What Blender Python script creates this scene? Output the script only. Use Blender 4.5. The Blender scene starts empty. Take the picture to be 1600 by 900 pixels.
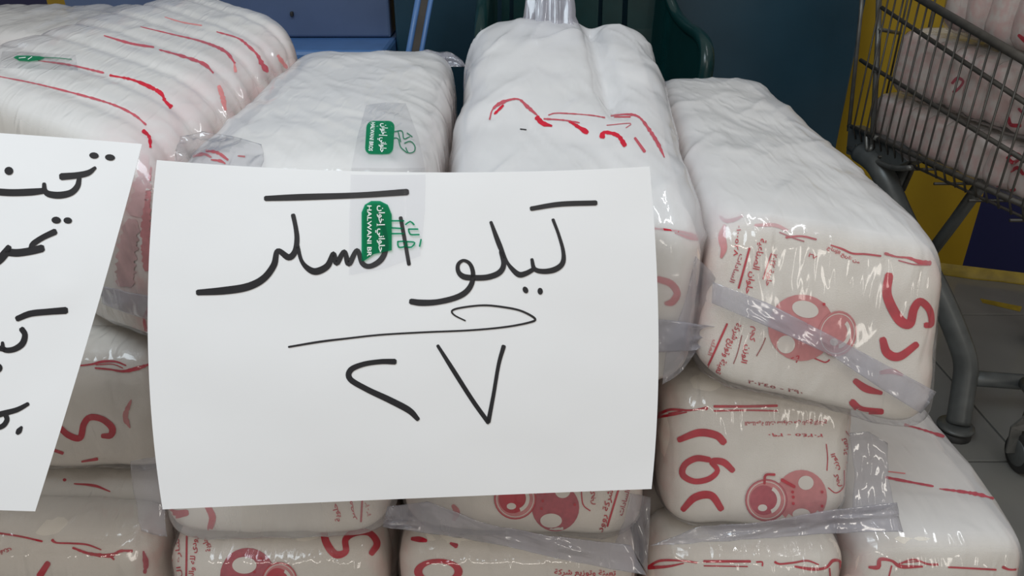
import bpy, math, random
import numpy as np
from mathutils import Vector, Matrix, noise
from mathutils.bvhtree import BVHTree

random.seed(7)
SC = bpy.context.scene
COL = SC.collection

# ------------------------------------------------------------------ camera
FPX = 1200.0                       # focal length in pixels of the 1600 x 900 frame
PITCH = math.radians(28.0)
HC = 1.05
CP, SP = math.cos(PITCH), math.sin(PITCH)
cam_d = bpy.data.cameras.new('camera')
cam_d.sensor_width = 36.0
cam_d.lens = FPX / 1600.0 * 36.0
cam_d.clip_start = 0.02
cam = bpy.data.objects.new('camera', cam_d)
COL.objects.link(cam)
cam.location = (0, 0, HC)
cam.rotation_euler = (math.pi / 2 - PITCH, 0, 0)
SC.camera = cam

# ------------------------------------------------------------------ world, lights, exposure
world = bpy.data.worlds.new('world')
SC.world = world
world.use_nodes = True
wn = world.node_tree.nodes['Background']
wn.inputs[0].default_value = (1.0, 0.925, 0.84, 1)
wn.inputs[1].default_value = 0.32


def area(name, loc, target, sx, sy, power, col):
    d = bpy.data.lights.new(name, 'AREA')
    d.shape = 'RECTANGLE'
    d.size, d.size_y = sx, sy
    d.energy = power
    d.color = col
    o = bpy.data.objects.new(name, d)
    COL.objects.link(o)
    o.location = loc
    o.rotation_euler = (Vector(target) - Vector(loc)).to_track_quat('-Z', 'Y').to_euler()
    return o


area('ceiling_daylight', (-0.45, 0.12, 2.0), (-0.1, 0.5, 0.8), 1.0, 0.7, 13, (0.79, 0.91, 1.0))
area('shop_tube_light', (0.75, 0.75, 2.3), (0.3, 0.6, 0.7), 1.2, 0.05, 4.0, (0.95, 0.97, 1.0))
area('shop_tube_light', (-0.3, -0.9, 2.0), (0.0, 0.5, 0.6), 1.6, 0.05, 4.0, (1.0, 0.93, 0.84))
area('streak_fill', (1.3, -1.5, 1.5), (0.2, 0.5, 0.65), 0.22, 1.3, 5.0, (1.0, 0.94, 0.85))  # added strip lamp behind the camera for streaky film highlights and front fill

SC.view_settings.view_transform = 'Standard'
SC.view_settings.look = 'None'
SC.view_settings.gamma = 1.0
SC.view_settings.use_curve_mapping = False
SC.view_settings.exposure = 0.0
SC.cycles.transparent_max_bounces = 32
SC.cycles.max_bounces = 10
SC.cycles.use_denoising = True
SC.cycles.sample_clamp_indirect = 6.0


# ------------------------------------------------------------------ helpers: rays through photo pixels
def ray(px, py):
    u, v = (px - 800) / FPX, (py - 450) / FPX
    return Vector((u, CP - v * SP, -SP - v * CP))


CAM = Vector((0, 0, HC))


def P(px, py, t):
    return CAM + ray(px, py) * t


def PY(px, py, y):
    r = ray(px, py)
    return CAM + r * (y / r.y)


def PX(px, py, x):
    r = ray(px, py)
    return CAM + r * (x / r.x)


def PZ(px, py, z):
    r = ray(px, py)
    return CAM + r * ((z - HC) / r.z)


# ------------------------------------------------------------------ helpers: objects
def link_mesh(name, verts, faces, mat, parent=None, smooth=True):
    me = bpy.data.meshes.new(name)
    me.from_pydata([tuple(v) for v in verts], [], [tuple(f) for f in faces])
    if smooth:
        me.polygons.foreach_set('use_smooth', [True] * len(me.polygons))
    me.update()
    o = bpy.data.objects.new(name, me)
    COL.objects.link(o)
    if mat:
        me.materials.append(mat)
    if parent:
        o.parent = parent
        o.matrix_parent_inverse = Matrix.Translation(-wloc(parent))
    return o


def wloc(o):
    l = Vector(o.location)
    p = o.parent
    if p is not None:
        l = Vector((0, 0, 0))          # parts keep a zero offset, their meshes are in world coordinates
    return l


def thing(name, label, cat, loc, group=None):
    o = bpy.data.objects.new(name, None)
    COL.objects.link(o)
    o.empty_display_size = 0.05
    o.location = loc
    o['label'] = label
    o['category'] = cat
    if group:
        o['group'] = group
    return o


def tag(o, label, cat, group=None):
    o['label'] = label
    o['category'] = cat
    if group:
        o['group'] = group
    return o


def struct(o):
    o['kind'] = 'structure'
    return o


def child(o, parent):
    o.parent = parent
    o.matrix_parent_inverse = Matrix.Translation(-wloc(parent))
    return o


# ------------------------------------------------------------------ materials
def mat_new(name):
    m = bpy.data.materials.new(name)
    m.use_nodes = True
    nt = m.node_tree
    for n in list(nt.nodes):
        nt.nodes.remove(n)
    out = nt.nodes.new('ShaderNodeOutputMaterial')
    return m, nt, out


def simple(name, col, rough=0.5, metal=0.0, spec=0.5, noise_amt=0.0, noise_scale=20.0, bump=0.0, bump_scale=80.0, col2=None, coord='Object'):
    m, nt, out = mat_new(name)
    b = nt.nodes.new('ShaderNodeBsdfPrincipled')
    nt.links.new(b.outputs[0], out.inputs[0])
    b.inputs['Base Color'].default_value = (*col, 1)
    b.inputs['Roughness'].default_value = rough
    b.inputs['Metallic'].default_value = metal
    b.inputs['Specular IOR Level'].default_value = spec
    tc = nt.nodes.new('ShaderNodeTexCoord')
    if noise_amt > 0 or col2:
        nz = nt.nodes.new('ShaderNodeTexNoise')
        nz.inputs['Scale'].default_value = noise_scale
        nz.inputs['Detail'].default_value = 5
        nt.links.new(tc.outputs[coord], nz.inputs['Vector'])
        mx = nt.nodes.new('ShaderNodeMix')
        mx.data_type = 'RGBA'
        c2 = col2 or tuple(max(0, c * (1 - noise_amt)) for c in col)
        mx.inputs['A'].default_value = (*col, 1)
        mx.inputs['B'].default_value = (*c2, 1)
        rp = nt.nodes.new('ShaderNodeMapRange')
        rp.inputs[1].default_value = 0.35
        rp.inputs[2].default_value = 0.7
        nt.links.new(nz.outputs['Fac'], rp.inputs[0])
        nt.links.new(rp.outputs[0], mx.inputs['Factor'])
        nt.links.new(mx.outputs['Result'], b.inputs['Base Color'])
    if bump > 0:
        nb = nt.nodes.new('ShaderNodeTexNoise')
        nb.inputs['Scale'].default_value = bump_scale
        nb.inputs['Detail'].default_value = 4
        nt.links.new(tc.outputs[coord], nb.inputs['Vector'])
        bp = nt.nodes.new('ShaderNodeBump')
        bp.inputs['Strength'].default_value = bump
        bp.inputs['Distance'].default_value = 0.003
        nt.links.new(nb.outputs['Fac'], bp.inputs['Height'])
        nt.links.new(bp.outputs[0], b.inputs['Normal'])
    return m


def film_mat(name, opacity, tint=(0.93, 0.94, 0.97), rough=0.09, crease=0.8, scale=38.0, gloss=0.05):
    """thin clear polythene: see-through, slightly milky, shiny with creases"""
    m, nt, out = mat_new(name)
    N = nt.nodes.new
    L = nt.links.new
    tc = N('ShaderNodeTexCoord')
    mp = N('ShaderNodeMapping')
    mp.inputs['Scale'].default_value = (1.7, 0.5, 0.38)
    mp.inputs['Rotation'].default_value = (0.0, 0.25, 0.45)
    L(tc.outputs['Object'], mp.inputs['Vector'])
    n1 = N('ShaderNodeTexNoise')
    n1.noise_type = 'RIDGED_MULTIFRACTAL'
    n1.inputs['Scale'].default_value = scale
    n1.inputs['Detail'].default_value = 3
    n1.inputs['Distortion'].default_value = 0.6
    L(mp.outputs[0], n1.inputs['Vector'])
    bp = N('ShaderNodeBump')
    bp.inputs['Strength'].default_value = crease
    bp.inputs['Distance'].default_value = 0.003
    L(n1.outputs['Fac'], bp.inputs['Height'])
    bd = N('ShaderNodeBump')
    bd.inputs['Strength'].default_value = crease * 0.14
    bd.inputs['Distance'].default_value = 0.003
    L(n1.outputs['Fac'], bd.inputs['Height'])
    tr = N('ShaderNodeBsdfTransparent')
    tr.inputs[0].default_value = (0.97, 0.97, 0.98, 1)
    df = N('ShaderNodeBsdfDiffuse')
    df.inputs[0].default_value = (*tint, 1)
    L(bd.outputs[0], df.inputs['Normal'])
    tl = N('ShaderNodeBsdfTranslucent')
    tl.inputs[0].default_value = (*tint, 1)
    L(bd.outputs[0], tl.inputs['Normal'])
    ml = N('ShaderNodeMixShader')
    ml.inputs[0].default_value = 0.4
    L(df.outputs[0], ml.inputs[1])
    L(tl.outputs[0], ml.inputs[2])
    n2 = N('ShaderNodeTexNoise')
    n2.inputs['Scale'].default_value = 14
    n2.inputs['Detail'].default_value = 4
    L(mp.outputs[0], n2.inputs['Vector'])
    mr = N('ShaderNodeMapRange')
    mr.inputs[1].default_value = 0.3
    mr.inputs[2].default_value = 0.75
    mr.inputs[3].default_value = opacity * 0.6
    mr.inputs[4].default_value = min(1.0, opacity * 1.45)
    L(n2.outputs['Fac'], mr.inputs[0])
    at = N('ShaderNodeAttribute')
    at.attribute_name = 'layers'            # folded or doubled film is milkier
    ad = N('ShaderNodeMath')
    ad.operation = 'ADD'
    ad.use_clamp = True
    L(mr.outputs[0], ad.inputs[0])
    L(at.outputs['Fac'], ad.inputs[1])
    cs = N('ShaderNodeMath')                # doubled film is stiffer and creases less
    cs.operation = 'MULTIPLY_ADD'
    cs.inputs[1].default_value = -1.1 * crease
    cs.inputs[2].default_value = crease
    cs.use_clamp = True
    L(at.outputs['Fac'], cs.inputs[0])
    L(cs.outputs[0], bp.inputs['Strength'])
    m1 = N('ShaderNodeMixShader')
    L(ad.outputs[0], m1.inputs[0])
    L(tr.outputs[0], m1.inputs[1])
    L(ml.outputs[0], m1.inputs[2])
    gl = N('ShaderNodeBsdfGlossy')
    gl.inputs['Roughness'].default_value = rough
    L(bp.outputs[0], gl.inputs['Normal'])
    lw = N('ShaderNodeLayerWeight')
    lw.inputs['Blend'].default_value = 0.5
    L(bp.outputs[0], lw.inputs['Normal'])
    pw = N('ShaderNodeMath')
    pw.operation = 'POWER'
    pw.inputs[1].default_value = 4.0
    L(lw.outputs['Facing'], pw.inputs[0])
    ma = N('ShaderNodeMath')
    ma.operation = 'MULTIPLY_ADD'
    ma.inputs[1].default_value = 0.6
    ma.inputs[2].default_value = gloss
    L(pw.outputs[0], ma.inputs[0])
    m2 = N('ShaderNodeMixShader')
    L(ma.outputs[0], m2.inputs[0])
    L(m1.outputs[0], m2.inputs[1])
    L(gl.outputs[0], m2.inputs[2])
    L(m2.outputs[0], out.inputs[0])
    return m


def sugar_mat():
    m, nt, out = mat_new('sugar_bag_film')
    N = nt.nodes.new
    L = nt.links.new
    b = N('ShaderNodeBsdfPrincipled')
    L(b.outputs[0], out.inputs[0])
    b.inputs['Roughness'].default_value = 0.24
    b.inputs['Specular IOR Level'].default_value = 0.5
    tc = N('ShaderNodeTexCoord')
    nz = N('ShaderNodeTexNoise')
    nz.inputs['Scale'].default_value = 16
    nz.inputs['Detail'].default_value = 6
    L(tc.outputs['Object'], nz.inputs['Vector'])
    mx = N('ShaderNodeMix')
    mx.data_type = 'RGBA'
    mx.inputs['A'].default_value = (0.84, 0.80, 0.73, 1)
    mx.inputs['B'].default_value = (0.78, 0.73, 0.65, 1)
    L(nz.outputs['Fac'], mx.inputs['Factor'])
    at = N('ShaderNodeAttribute')
    at.attribute_name = 'side_print'
    nv = N('ShaderNodeTexNoise')
    nv.inputs['Scale'].default_value = 55
    nv.inputs['Detail'].default_value = 3
    L(tc.outputs['Object'], nv.inputs['Vector'])
    mr = N('ShaderNodeMapRange')
    mr.inputs[1].default_value = 0.38
    mr.inputs[2].default_value = 0.62
    mr.inputs[3].default_value = 0.25
    mr.inputs[4].default_value = 1.0
    L(nv.outputs['Fac'], mr.inputs[0])
    mu = N('ShaderNodeMath')
    mu.operation = 'MULTIPLY'
    L(at.outputs['Fac'], mu.inputs[0])
    L(mr.outputs[0], mu.inputs[1])
    mx2 = N('ShaderNodeMix')
    mx2.data_type = 'RGBA'
    L(mu.outputs[0], mx2.inputs['Factor'])
    L(mx.outputs['Result'], mx2.inputs['A'])
    mx2.inputs['B'].default_value = (0.72, 0.20, 0.19, 1)
    L(mx2.outputs['Result'], b.inputs['Base Color'])
    mp = N('ShaderNodeMapping')
    mp.inputs['Scale'].default_value = (1.5, 0.7, 0.38)
    mp.inputs['Rotation'].default_value = (0.0, 0.35, 0.0)
    L(tc.outputs['Object'], mp.inputs['Vector'])
    n3 = N('ShaderNodeTexNoise')
    n3.noise_type = 'RIDGED_MULTIFRACTAL'
    n3.inputs['Scale'].default_value = 48
    n3.inputs['Detail'].default_value = 3
    n3.inputs['Distortion'].default_value = 0.5
    L(mp.outputs[0], n3.inputs['Vector'])
    n4 = N('ShaderNodeTexNoise')
    n4.inputs['Scale'].default_value = 1400
    n4.inputs['Detail'].default_value = 1
    L(tc.outputs['Object'], n4.inputs['Vector'])
    ad = N('ShaderNodeMath')
    ad.operation = 'MULTIPLY_ADD'
    ad.inputs[1].default_value = 0.12
    L(n4.outputs['Fac'], ad.inputs[0])
    L(n3.outputs['Fac'], ad.inputs[2])
    bp = N('ShaderNodeBump')
    bp.inputs['Strength'].default_value = 0.8
    bp.inputs['Distance'].default_value = 0.0026
    L(ad.outputs[0], bp.inputs['Height'])
    L(bp.outputs[0], b.inputs['Normal'])
    return m


def see_through(name, col):
    """printing ink on clear tape: what lies under it shows through, tinted"""
    m = simple(name, col, 0.3)
    nt = m.node_tree
    out = [n for n in nt.nodes if n.type == 'OUTPUT_MATERIAL'][0]
    b = [n for n in nt.nodes if n.type == 'BSDF_PRINCIPLED'][0]
    t = nt.nodes.new('ShaderNodeBsdfTransparent')
    t.inputs[0].default_value = (0.02, 0.46, 0.24, 1)
    mx = nt.nodes.new('ShaderNodeMixShader')
    mx.inputs[0].default_value = 0.4
    nt.links.new(t.outputs[0], mx.inputs[1])
    nt.links.new(b.outputs[0], mx.inputs[2])
    nt.links.new(mx.outputs[0], out.inputs[0])
    return m


M_SUGAR = sugar_mat()
M_WRAP = film_mat('clear_bale_film', 0.26)
M_WRAP_TOP = film_mat('milky_bale_film', 0.50, rough=0.2, gloss=0.05)
M_WRAP_CLEAR = film_mat('thin_bale_film', 0.06, gloss=0.07, scale=62)
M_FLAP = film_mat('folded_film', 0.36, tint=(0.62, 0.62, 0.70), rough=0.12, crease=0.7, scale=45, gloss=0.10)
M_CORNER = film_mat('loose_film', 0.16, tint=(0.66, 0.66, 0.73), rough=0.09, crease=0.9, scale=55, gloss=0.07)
M_TAPE = film_mat('clear_tape', 0.02, rough=0.06, crease=0.5, scale=90, gloss=0.03)
M_RED = simple('red_ink', (0.60, 0.006, 0.032), 0.35, noise_amt=0.25, noise_scale=120)
M_PINK = simple('pale_red_ink', (0.52, 0.085, 0.115), 0.38, noise_amt=0.2, noise_scale=300)
M_ROSE = simple('faded_red_ink', (0.70, 0.25, 0.25), 0.4, noise_amt=0.15, noise_scale=200)
M_BLUSH = simple('blush_ink', (0.74, 0.44, 0.42), 0.4, noise_amt=0.3, noise_scale=60)
M_CREAM = simple('unprinted_film', (0.81, 0.765, 0.69), 0.38)
M_BROWN = simple('dark_small_ink', (0.33, 0.05, 0.05), 0.4)
M_PAPER = simple('white_paper', (0.86, 0.86, 0.87), 0.62, spec=0.3, bump=0.06, bump_scale=40)
M_INK = simple('black_marker', (0.018, 0.018, 0.022), 0.42, noise_amt=0.3, noise_scale=60)
M_GREEN = see_through('green_ink', (0.0, 0.27, 0.12))
M_DGREEN = simple('dark_green_ink', (0.0, 0.16, 0.08), 0.3)
M_TWHITE = simple('white_lettering', (0.85, 0.88, 0.86), 0.3)
M_TILE = simple('grey_floor_tile', (0.25, 0.25, 0.235), 0.16, spec=0.55, noise_amt=0.12, noise_scale=6)
M_GROUT = simple('dark_grout', (0.10, 0.10, 0.095), 0.8, noise_amt=0.3)
M_TEAL = simple('teal_painted_metal', (0.018, 0.062, 0.098), 0.33, spec=0.5, noise_amt=0.3, noise_scale=3.5, bump=0.05, bump_scale=12)
M_BLUEGREY = simple('blue_grey_painted_metal', (0.11, 0.165, 0.30), 0.35, noise_amt=0.25, noise_scale=4)
M_BLUE = simple('bright_blue_plastic', (0.10, 0.24, 0.55), 0.3, noise_amt=0.15)
M_BROWNB = simple('dark_brown_board', (0.07, 0.06, 0.05), 0.6, noise_amt=0.3)
M_CHAIR = simple('dark_green_plastic', (0.004, 0.036, 0.038), 0.24, spec=0.55, noise_amt=0.2, noise_scale=30)
M_STEEL = simple('dull_grey_steel', (0.20, 0.20, 0.19), 0.42, metal=0.55, noise_amt=0.35, noise_scale=40)
M_TUBE = simple('grey_painted_tube', (0.135, 0.145, 0.145), 0.38, metal=0.25, noise_amt=0.25, noise_scale=25)
M_WIRE = simple('tarnished_wire', (0.10, 0.092, 0.08), 0.45, metal=0.4, noise_amt=0.35, noise_scale=40)
M_RUBBER = simple('black_rubber', (0.03, 0.03, 0.03), 0.55, noise_amt=0.3)
M_PLY = simple('platform_wood', (0.20, 0.14, 0.09), 0.6, noise_amt=0.35, noise_scale=12)
M_YPAINT = simple('yellow_floor_paint', (0.45, 0.33, 0.03), 0.4, noise_amt=0.35, noise_scale=30)


def text_wall_mat():
    """painted wall: slanting yellow and navy bands along the wall's foot, pale grey above"""
    m, nt, out = mat_new('banded_wall_paint')
    N = nt.nodes.new
    L = nt.links.new
    b = N('ShaderNodeBsdfPrincipled')
    b.inputs['Roughness'].default_value = 0.5
    L(b.outputs[0], out.inputs[0])
    tc = N('ShaderNodeTexCoord')
    sx = N('ShaderNodeSeparateXYZ')
    L(tc.outputs['Object'], sx.inputs[0])
    k = N('ShaderNodeMath')
    k.operation = 'MULTIPLY_ADD'
    k.inputs[1].default_value = -WALL_K
    L(sx.outputs['Z'], k.inputs[0])
    L(sx.outputs['X'], k.inputs[2])
    fr = N('ShaderNodeMath')
    fr.operation = 'MULTIPLY_ADD'
    fr.inputs[1].default_value = 1.0 / WALL_PERIOD
    fr.inputs[2].default_value = WALL_OFF
    L(k.outputs[0], fr.inputs[0])
    f2 = N('ShaderNodeMath')
    f2.operation = 'FRACT'
    L(fr.outputs[0], f2.inputs[0])
    gt = N('ShaderNodeMath')
    gt.operation = 'GREATER_THAN'
    gt.inputs[1].default_value = 0.5
    L(f2.outputs[0], gt.inputs[0])
    nz = N('ShaderNodeTexNoise')
    nz.inputs['Scale'].default_value = 7
    nz.inputs['Detail'].default_value = 6
    L(tc.outputs['Object'], nz.inputs['Vector'])
    ys = N('ShaderNodeMix')
    ys.data_type = 'RGBA'
    ys.inputs['A'].default_value = (0.50, 0.33, 0.005, 1)
    ys.inputs['B'].default_value = (0.38, 0.24, 0.01, 1)
    L(nz.outputs['Fac'], ys.inputs['Factor'])
    mx = N('ShaderNodeMix')
    mx.data_type = 'RGBA'
    L(gt.outputs[0], mx.inputs['Factor'])
    L(ys.outputs['Result'], mx.inputs['B'])
    mx.inputs['A'].default_value = (0.006, 0.010, 0.085, 1)
    zt = N('ShaderNodeMath')
    zt.operation = 'GREATER_THAN'
    zt.inputs[1].default_value = 1.0
    L(sx.outputs['Z'], zt.inputs[0])
    mx2 = N('ShaderNodeMix')
    mx2.data_type = 'RGBA'
    L(zt.outputs[0], mx2.inputs['Factor'])
    L(mx.outputs['Result'], mx2.inputs['A'])
    mx2.inputs['B'].default_value = (0.42, 0.44, 0.46, 1)
    L(mx2.outputs['Result'], b.inputs['Base Color'])
    return m


# ------------------------------------------------------------------ mesh builders
_grid_cache = {}


def cube_grid(nx, ny, nz):
    """welded grid on the surface of the cube [-1,1]^3"""
    key = (nx, ny, nz)
    if key in _grid_cache:
        return _grid_cache[key]
    idx = {}
    verts = []
    faces = []

    def vid(i, j, k):
        q = (i, j, k)
        if q not in idx:
            idx[q] = len(verts)
            verts.append((2 * i / nx - 1, 2 * j / ny - 1, 2 * k / nz - 1))
        return idx[q]
    for i in range(nx):
        for k in range(nz):
            faces.append((vid(i, 0, k), vid(i + 1, 0, k), vid(i + 1, 0, k + 1), vid(i, 0, k + 1)))
            faces.append((vid(i, ny, k), vid(i, ny, k + 1), vid(i + 1, ny, k + 1), vid(i + 1, ny, k)))
    for j in range(ny):
        for k in range(nz):
            faces.append((vid(0, j, k), vid(0, j, k + 1), vid(0, j + 1, k + 1), vid(0, j + 1, k)))
            faces.append((vid(nx, j, k), vid(nx, j + 1, k), vid(nx, j + 1, k + 1), vid(nx, j, k + 1)))
    for i in range(nx):
        for j in range(ny):
            faces.append((vid(i, j, 0), vid(i, j + 1, 0), vid(i + 1, j + 1, 0), vid(i + 1, j, 0)))
            faces.append((vid(i, j, nz), vid(i + 1, j, nz), vid(i + 1, j + 1, nz), vid(i, j + 1, nz)))
    r = (np.array(verts), faces)
    _grid_cache[key] = r
    return r


def box(name, c, s, mat, parent=None, rz=0.0, bevel=0.0):
    hx, hy, hz = s[0] / 2, s[1] / 2, s[2] / 2
    R = Matrix.Rotation(rz, 3, 'Z')
    if bevel <= 0:
        vs = [Vector((x, y, z)) for x in (-hx, hx) for y in (-hy, hy) for z in (-hz, hz)]
        fs = [(0, 1, 3, 2), (4, 6, 7, 5), (0, 4, 5, 1), (2, 3, 7, 6), (0, 2, 6, 4), (1, 5, 7, 3)]
        vs = [R @ v + Vector(c) for v in vs]
        return link_mesh(name, vs, fs, mat, parent, smooth=False)
    g, fs = cube_grid(3, 3, 3)
    vs = []
    for q in g:
        v = []
        ins = sum(1 for a in q if abs(a) < 0.5)
        for a, h in zip(q, (hx, hy, hz)):
            if abs(a) > 0.5:
                # cube edge and corner points are pulled in to make the bevel
                on_edge = 3 - ins >= 2
                v.append(math.copysign(h - (bevel * 0.3 if on_edge else 0), a))
            else:
                v.append(math.copysign(h - bevel, a))
        vs.append(R @ Vector(v) + Vector(c))
    return link_mesh(name, vs, fs, mat, parent, smooth=False)


def tube_geo(pts, rads, seg=10, flat=1.0, caps=True):
    """swept round tube through pts; flat squashes one side to make an oval"""
    vs, fs = [], []
    pts = [Vector(p) for p in pts]
    n = len(pts)
    if not hasattr(rads, '__len__'):
        rads = [rads] * n
    up = None
    for i, p in enumerate(pts):
        d = (pts[min(i + 1, n - 1)] - pts[max(i - 1, 0)]).normalized()
        if up is None:
            up = d.orthogonal().normalized()
        up = (up - d * up.dot(d)).normalized()
        side = d.cross(up)
        for k in range(seg):
            a = 2 * math.pi * k / seg
            vs.append(p + (up * math.cos(a) + side * math.sin(a) * flat) * rads[i])
    for i in range(n - 1):
        for k in range(seg):
            a, b = i * seg + k, i * seg + (k + 1) % seg
            fs.append((a, b, b + seg, a + seg))
    if caps:
        fs.append(tuple(reversed(range(seg))))
        fs.append(tuple(range((n - 1) * seg, n * seg)))
    return vs, fs


def tube(name, pts, r, mat, parent=None, seg=10, flat=1.0):
    v, f = tube_geo(pts, r, seg, flat)
    return link_mesh(name, v, f, mat, parent)


def catmull(pts, step=3.0):
    """smooth (x, y, w) centre line"""
    if len(pts) < 3:
        out = []
        (x0, y0, w0), (x1, y1, w1) = pts
        n = max(2, int(math.hypot(x1 - x0, y1 - y0) / step))
        for i in range(n + 1):
            f = i / n
            out.append((x0 + (x1 - x0) * f, y0 + (y1 - y0) * f, w0 + (w1 - w0) * f))
        return out
    A = np.array(pts, float)
    out = []
    n = len(A)
    for i in range(n - 1):
        p0 = A[max(i - 1, 0)] if i > 0 else 2 * A[0] - A[1]
        p1, p2 = A[i], A[i + 1]
        p3 = A[i + 2] if i + 2 < n else 2 * A[-1] - A[-2]
        m = max(2, int(np.hypot(*(p2 - p1)[:2]) / step))
        for j in range(m):
            t = j / m
            q = 0.5 * ((2 * p1) + (-p0 + p2) * t + (2 * p0 - 5 * p1 + 4 * p2 - p3) * t * t + (-p0 + 3 * p1 - 3 * p2 + p3) * t ** 3)
            out.append((q[0], q[1], max(0.4, q[2])))
    out.append(tuple(A[-1]))
    return out


class Surf:
    """meshes that can be printed on: a photo pixel is followed to the nearest surface"""

    def __init__(self, items):
        self.items = []
        for o in items:
            me = o.data
            vs = [v.co.copy() for v in me.vertices]
            fs = [tuple(p.vertices) for p in me.polygons]
            self.items.append((o, BVHTree.FromPolygons(vs, fs)))

    def hit(self, px, py):
        d = ray(px, py).normalized()
        best = None
        for o, b in self.items:
            loc, nrm, i, dist = b.ray_cast(CAM, d)
            if loc is not None and (best is None or dist < best[2]):
                if nrm.dot(d) > 0:
                    nrm = -nrm
                best = (loc, nrm, dist, o)
        return best


class Prints:
    def __init__(self, surf, part_name=None, split=False):
        self.split = split
        self.count = 0
        self.surf = surf
        self.acc = {}
        self.cur = None
        self.part_name = part_name

    def _p(self, px, py, off):
        h = self.surf.hit(px, py)
        if h is None:
            return None
        if self.cur is None:
            self.cur = h[3]
        d = -ray(px, py).normalized()
        return h[0] + (h[1] * 0.4 + d * 0.6) * off

    def _add(self, mat, vs, fs):
        if self.cur is None:
            return
        self.count += 1
        key = (self.cur.name, mat.name, self.count if self.split else 0)
        V, F, o, m = self.acc.setdefault(key, ([], [], self.cur, mat))
        base = len(V)
        remap = {}
        for i, v in enumerate(vs):
            if v is not None:
                remap[i] = len(V)
                V.append(v)
        for f in fs:
            if all(i in remap for i in f):
                F.append(tuple(remap[i] for i in f))
        self.cur = None

    def stroke(self, pts, mat, w=None, off=0.0006, step=3.0, rough=0.0):
        if w is not None:
            pts = [(p[0], p[1], w) for p in pts]
        c = catmull(pts, step)
        # rounded ends
        def cap(a, b):
            dx, dy = a[0] - b[0], a[1] - b[1]
            l = math.hypot(dx, dy) or 1
            return (a[0] + dx / l * a[2] * 0.3, a[1] + dy / l * a[2] * 0.3, a[2] * 0.6)
        c = [cap(c[0], c[1])] + c + [cap(c[-1], c[-2])]
        vs, fs = [], []
        n = len(c)
        for i in range(n):
            x, y, w_ = c[i]
            if rough:
                w_ *= 1 + random.uniform(-rough, rough)
            a, b = c[max(i - 1, 0)], c[min(i + 1, n - 1)]
            dx, dy = b[0] - a[0], b[1] - a[1]
            l = math.hypot(dx, dy) or 1
            nx, ny = -dy / l, dx / l
            for k in (-0.5, -0.17, 0.17, 0.5):
                vs.append(self._p(x + nx * w_ * k, y + ny * w_ * k, off))
        for i in range(n - 1):
            for k in range(3):
                a = i * 4 + k
                fs.append((a, a + 1, a + 5, a + 4))
        self._add(mat, vs, fs)

    def disc(self, cx, cy, rx, ry, mat, off=0.0006, rot=0.0, r0=0.0, seg=28, a0=0.0, a1=2 * math.pi, rings=5):
        vs, fs = [], []
        ca, sa = math.cos(rot), math.sin(rot)
        for j in range(rings + 1):
            f = r0 + (1 - r0) * j / rings
            for k in range(seg + 1):
                t = a0 + (a1 - a0) * k / seg
                x, y = rx * f * math.cos(t), ry * f * math.sin(t)
                vs.append(self._p(cx + x * ca - y * sa, cy + x * sa + y * ca, off))
        for j in range(rings):
            for k in range(seg):
                a = j * (seg + 1) + k
                fs.append((a, a + 1, a + seg + 2, a + seg + 1))
        self._add(mat, vs, fs)

    def poly(self, pts, mat, off=0.0006):
        """filled roughly convex outline"""
        cx = sum(p[0] for p in pts) / len(pts)
        cy = sum(p[1] for p in pts) / len(pts)
        vs, fs = [], []
        rings, seg = 6, 0
        dense = []
        for i in range(len(pts)):
            a, b = pts[i], pts[(i + 1) % len(pts)]
            m = max(1, int(math.hypot(b[0] - a[0], b[1] - a[1]) / 5))
            for k in range(m):
                dense.append((a[0] + (b[0] - a[0]) * k / m, a[1] + (b[1] - a[1]) * k / m))
        seg = len(dense)
        for j in range(rings + 1):
            f = j / rings
            for x, y in dense:
                vs.append(self._p(cx + (x - cx) * f, cy + (y - cy) * f, off))
        for j in range(rings):
            for k in range(seg):
                a, b = j * seg + k, j * seg + (k + 1) % seg
                fs.append((a, b, b + seg, a + seg))
        self._add(mat, vs, fs)

    def text(self, s, start, end, height, mat, off=0.0007, up=None, squash=1.0):
        """lettering whose base line runs from start to end (left to right of the written line) on the photo"""
        vs2, fs2, wd = glyphs(s)
        if not vs2:
            return
        dx, dy = end[0] - start[0], end[1] - start[1]
        l = math.hypot(dx, dy)
        ex, ey = dx / l, dy / l
        ux, uy = up if up else (ey, -ex)
        sc = l / wd
        vs = [self._p(start[0] + ex * x * sc + ux * y * height, start[1] + ey * x * sc + uy * y * height, off) for x, y in vs2]
        self._add(mat, vs, fs2)

    def flush(self, names=None):
        names = names or {}
        res = []
        for (on, mn, _c), (V, F, o, m) in self.acc.items():
            if F:
                nm = self.part_name or names.get(mn, 'red_print')
                res.append(link_mesh(nm, V, F, m, o))
        self.acc = {}
        return res


# joined forms of the Arabic letters (isolated, final, initial, medial)
_AR = {}


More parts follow.
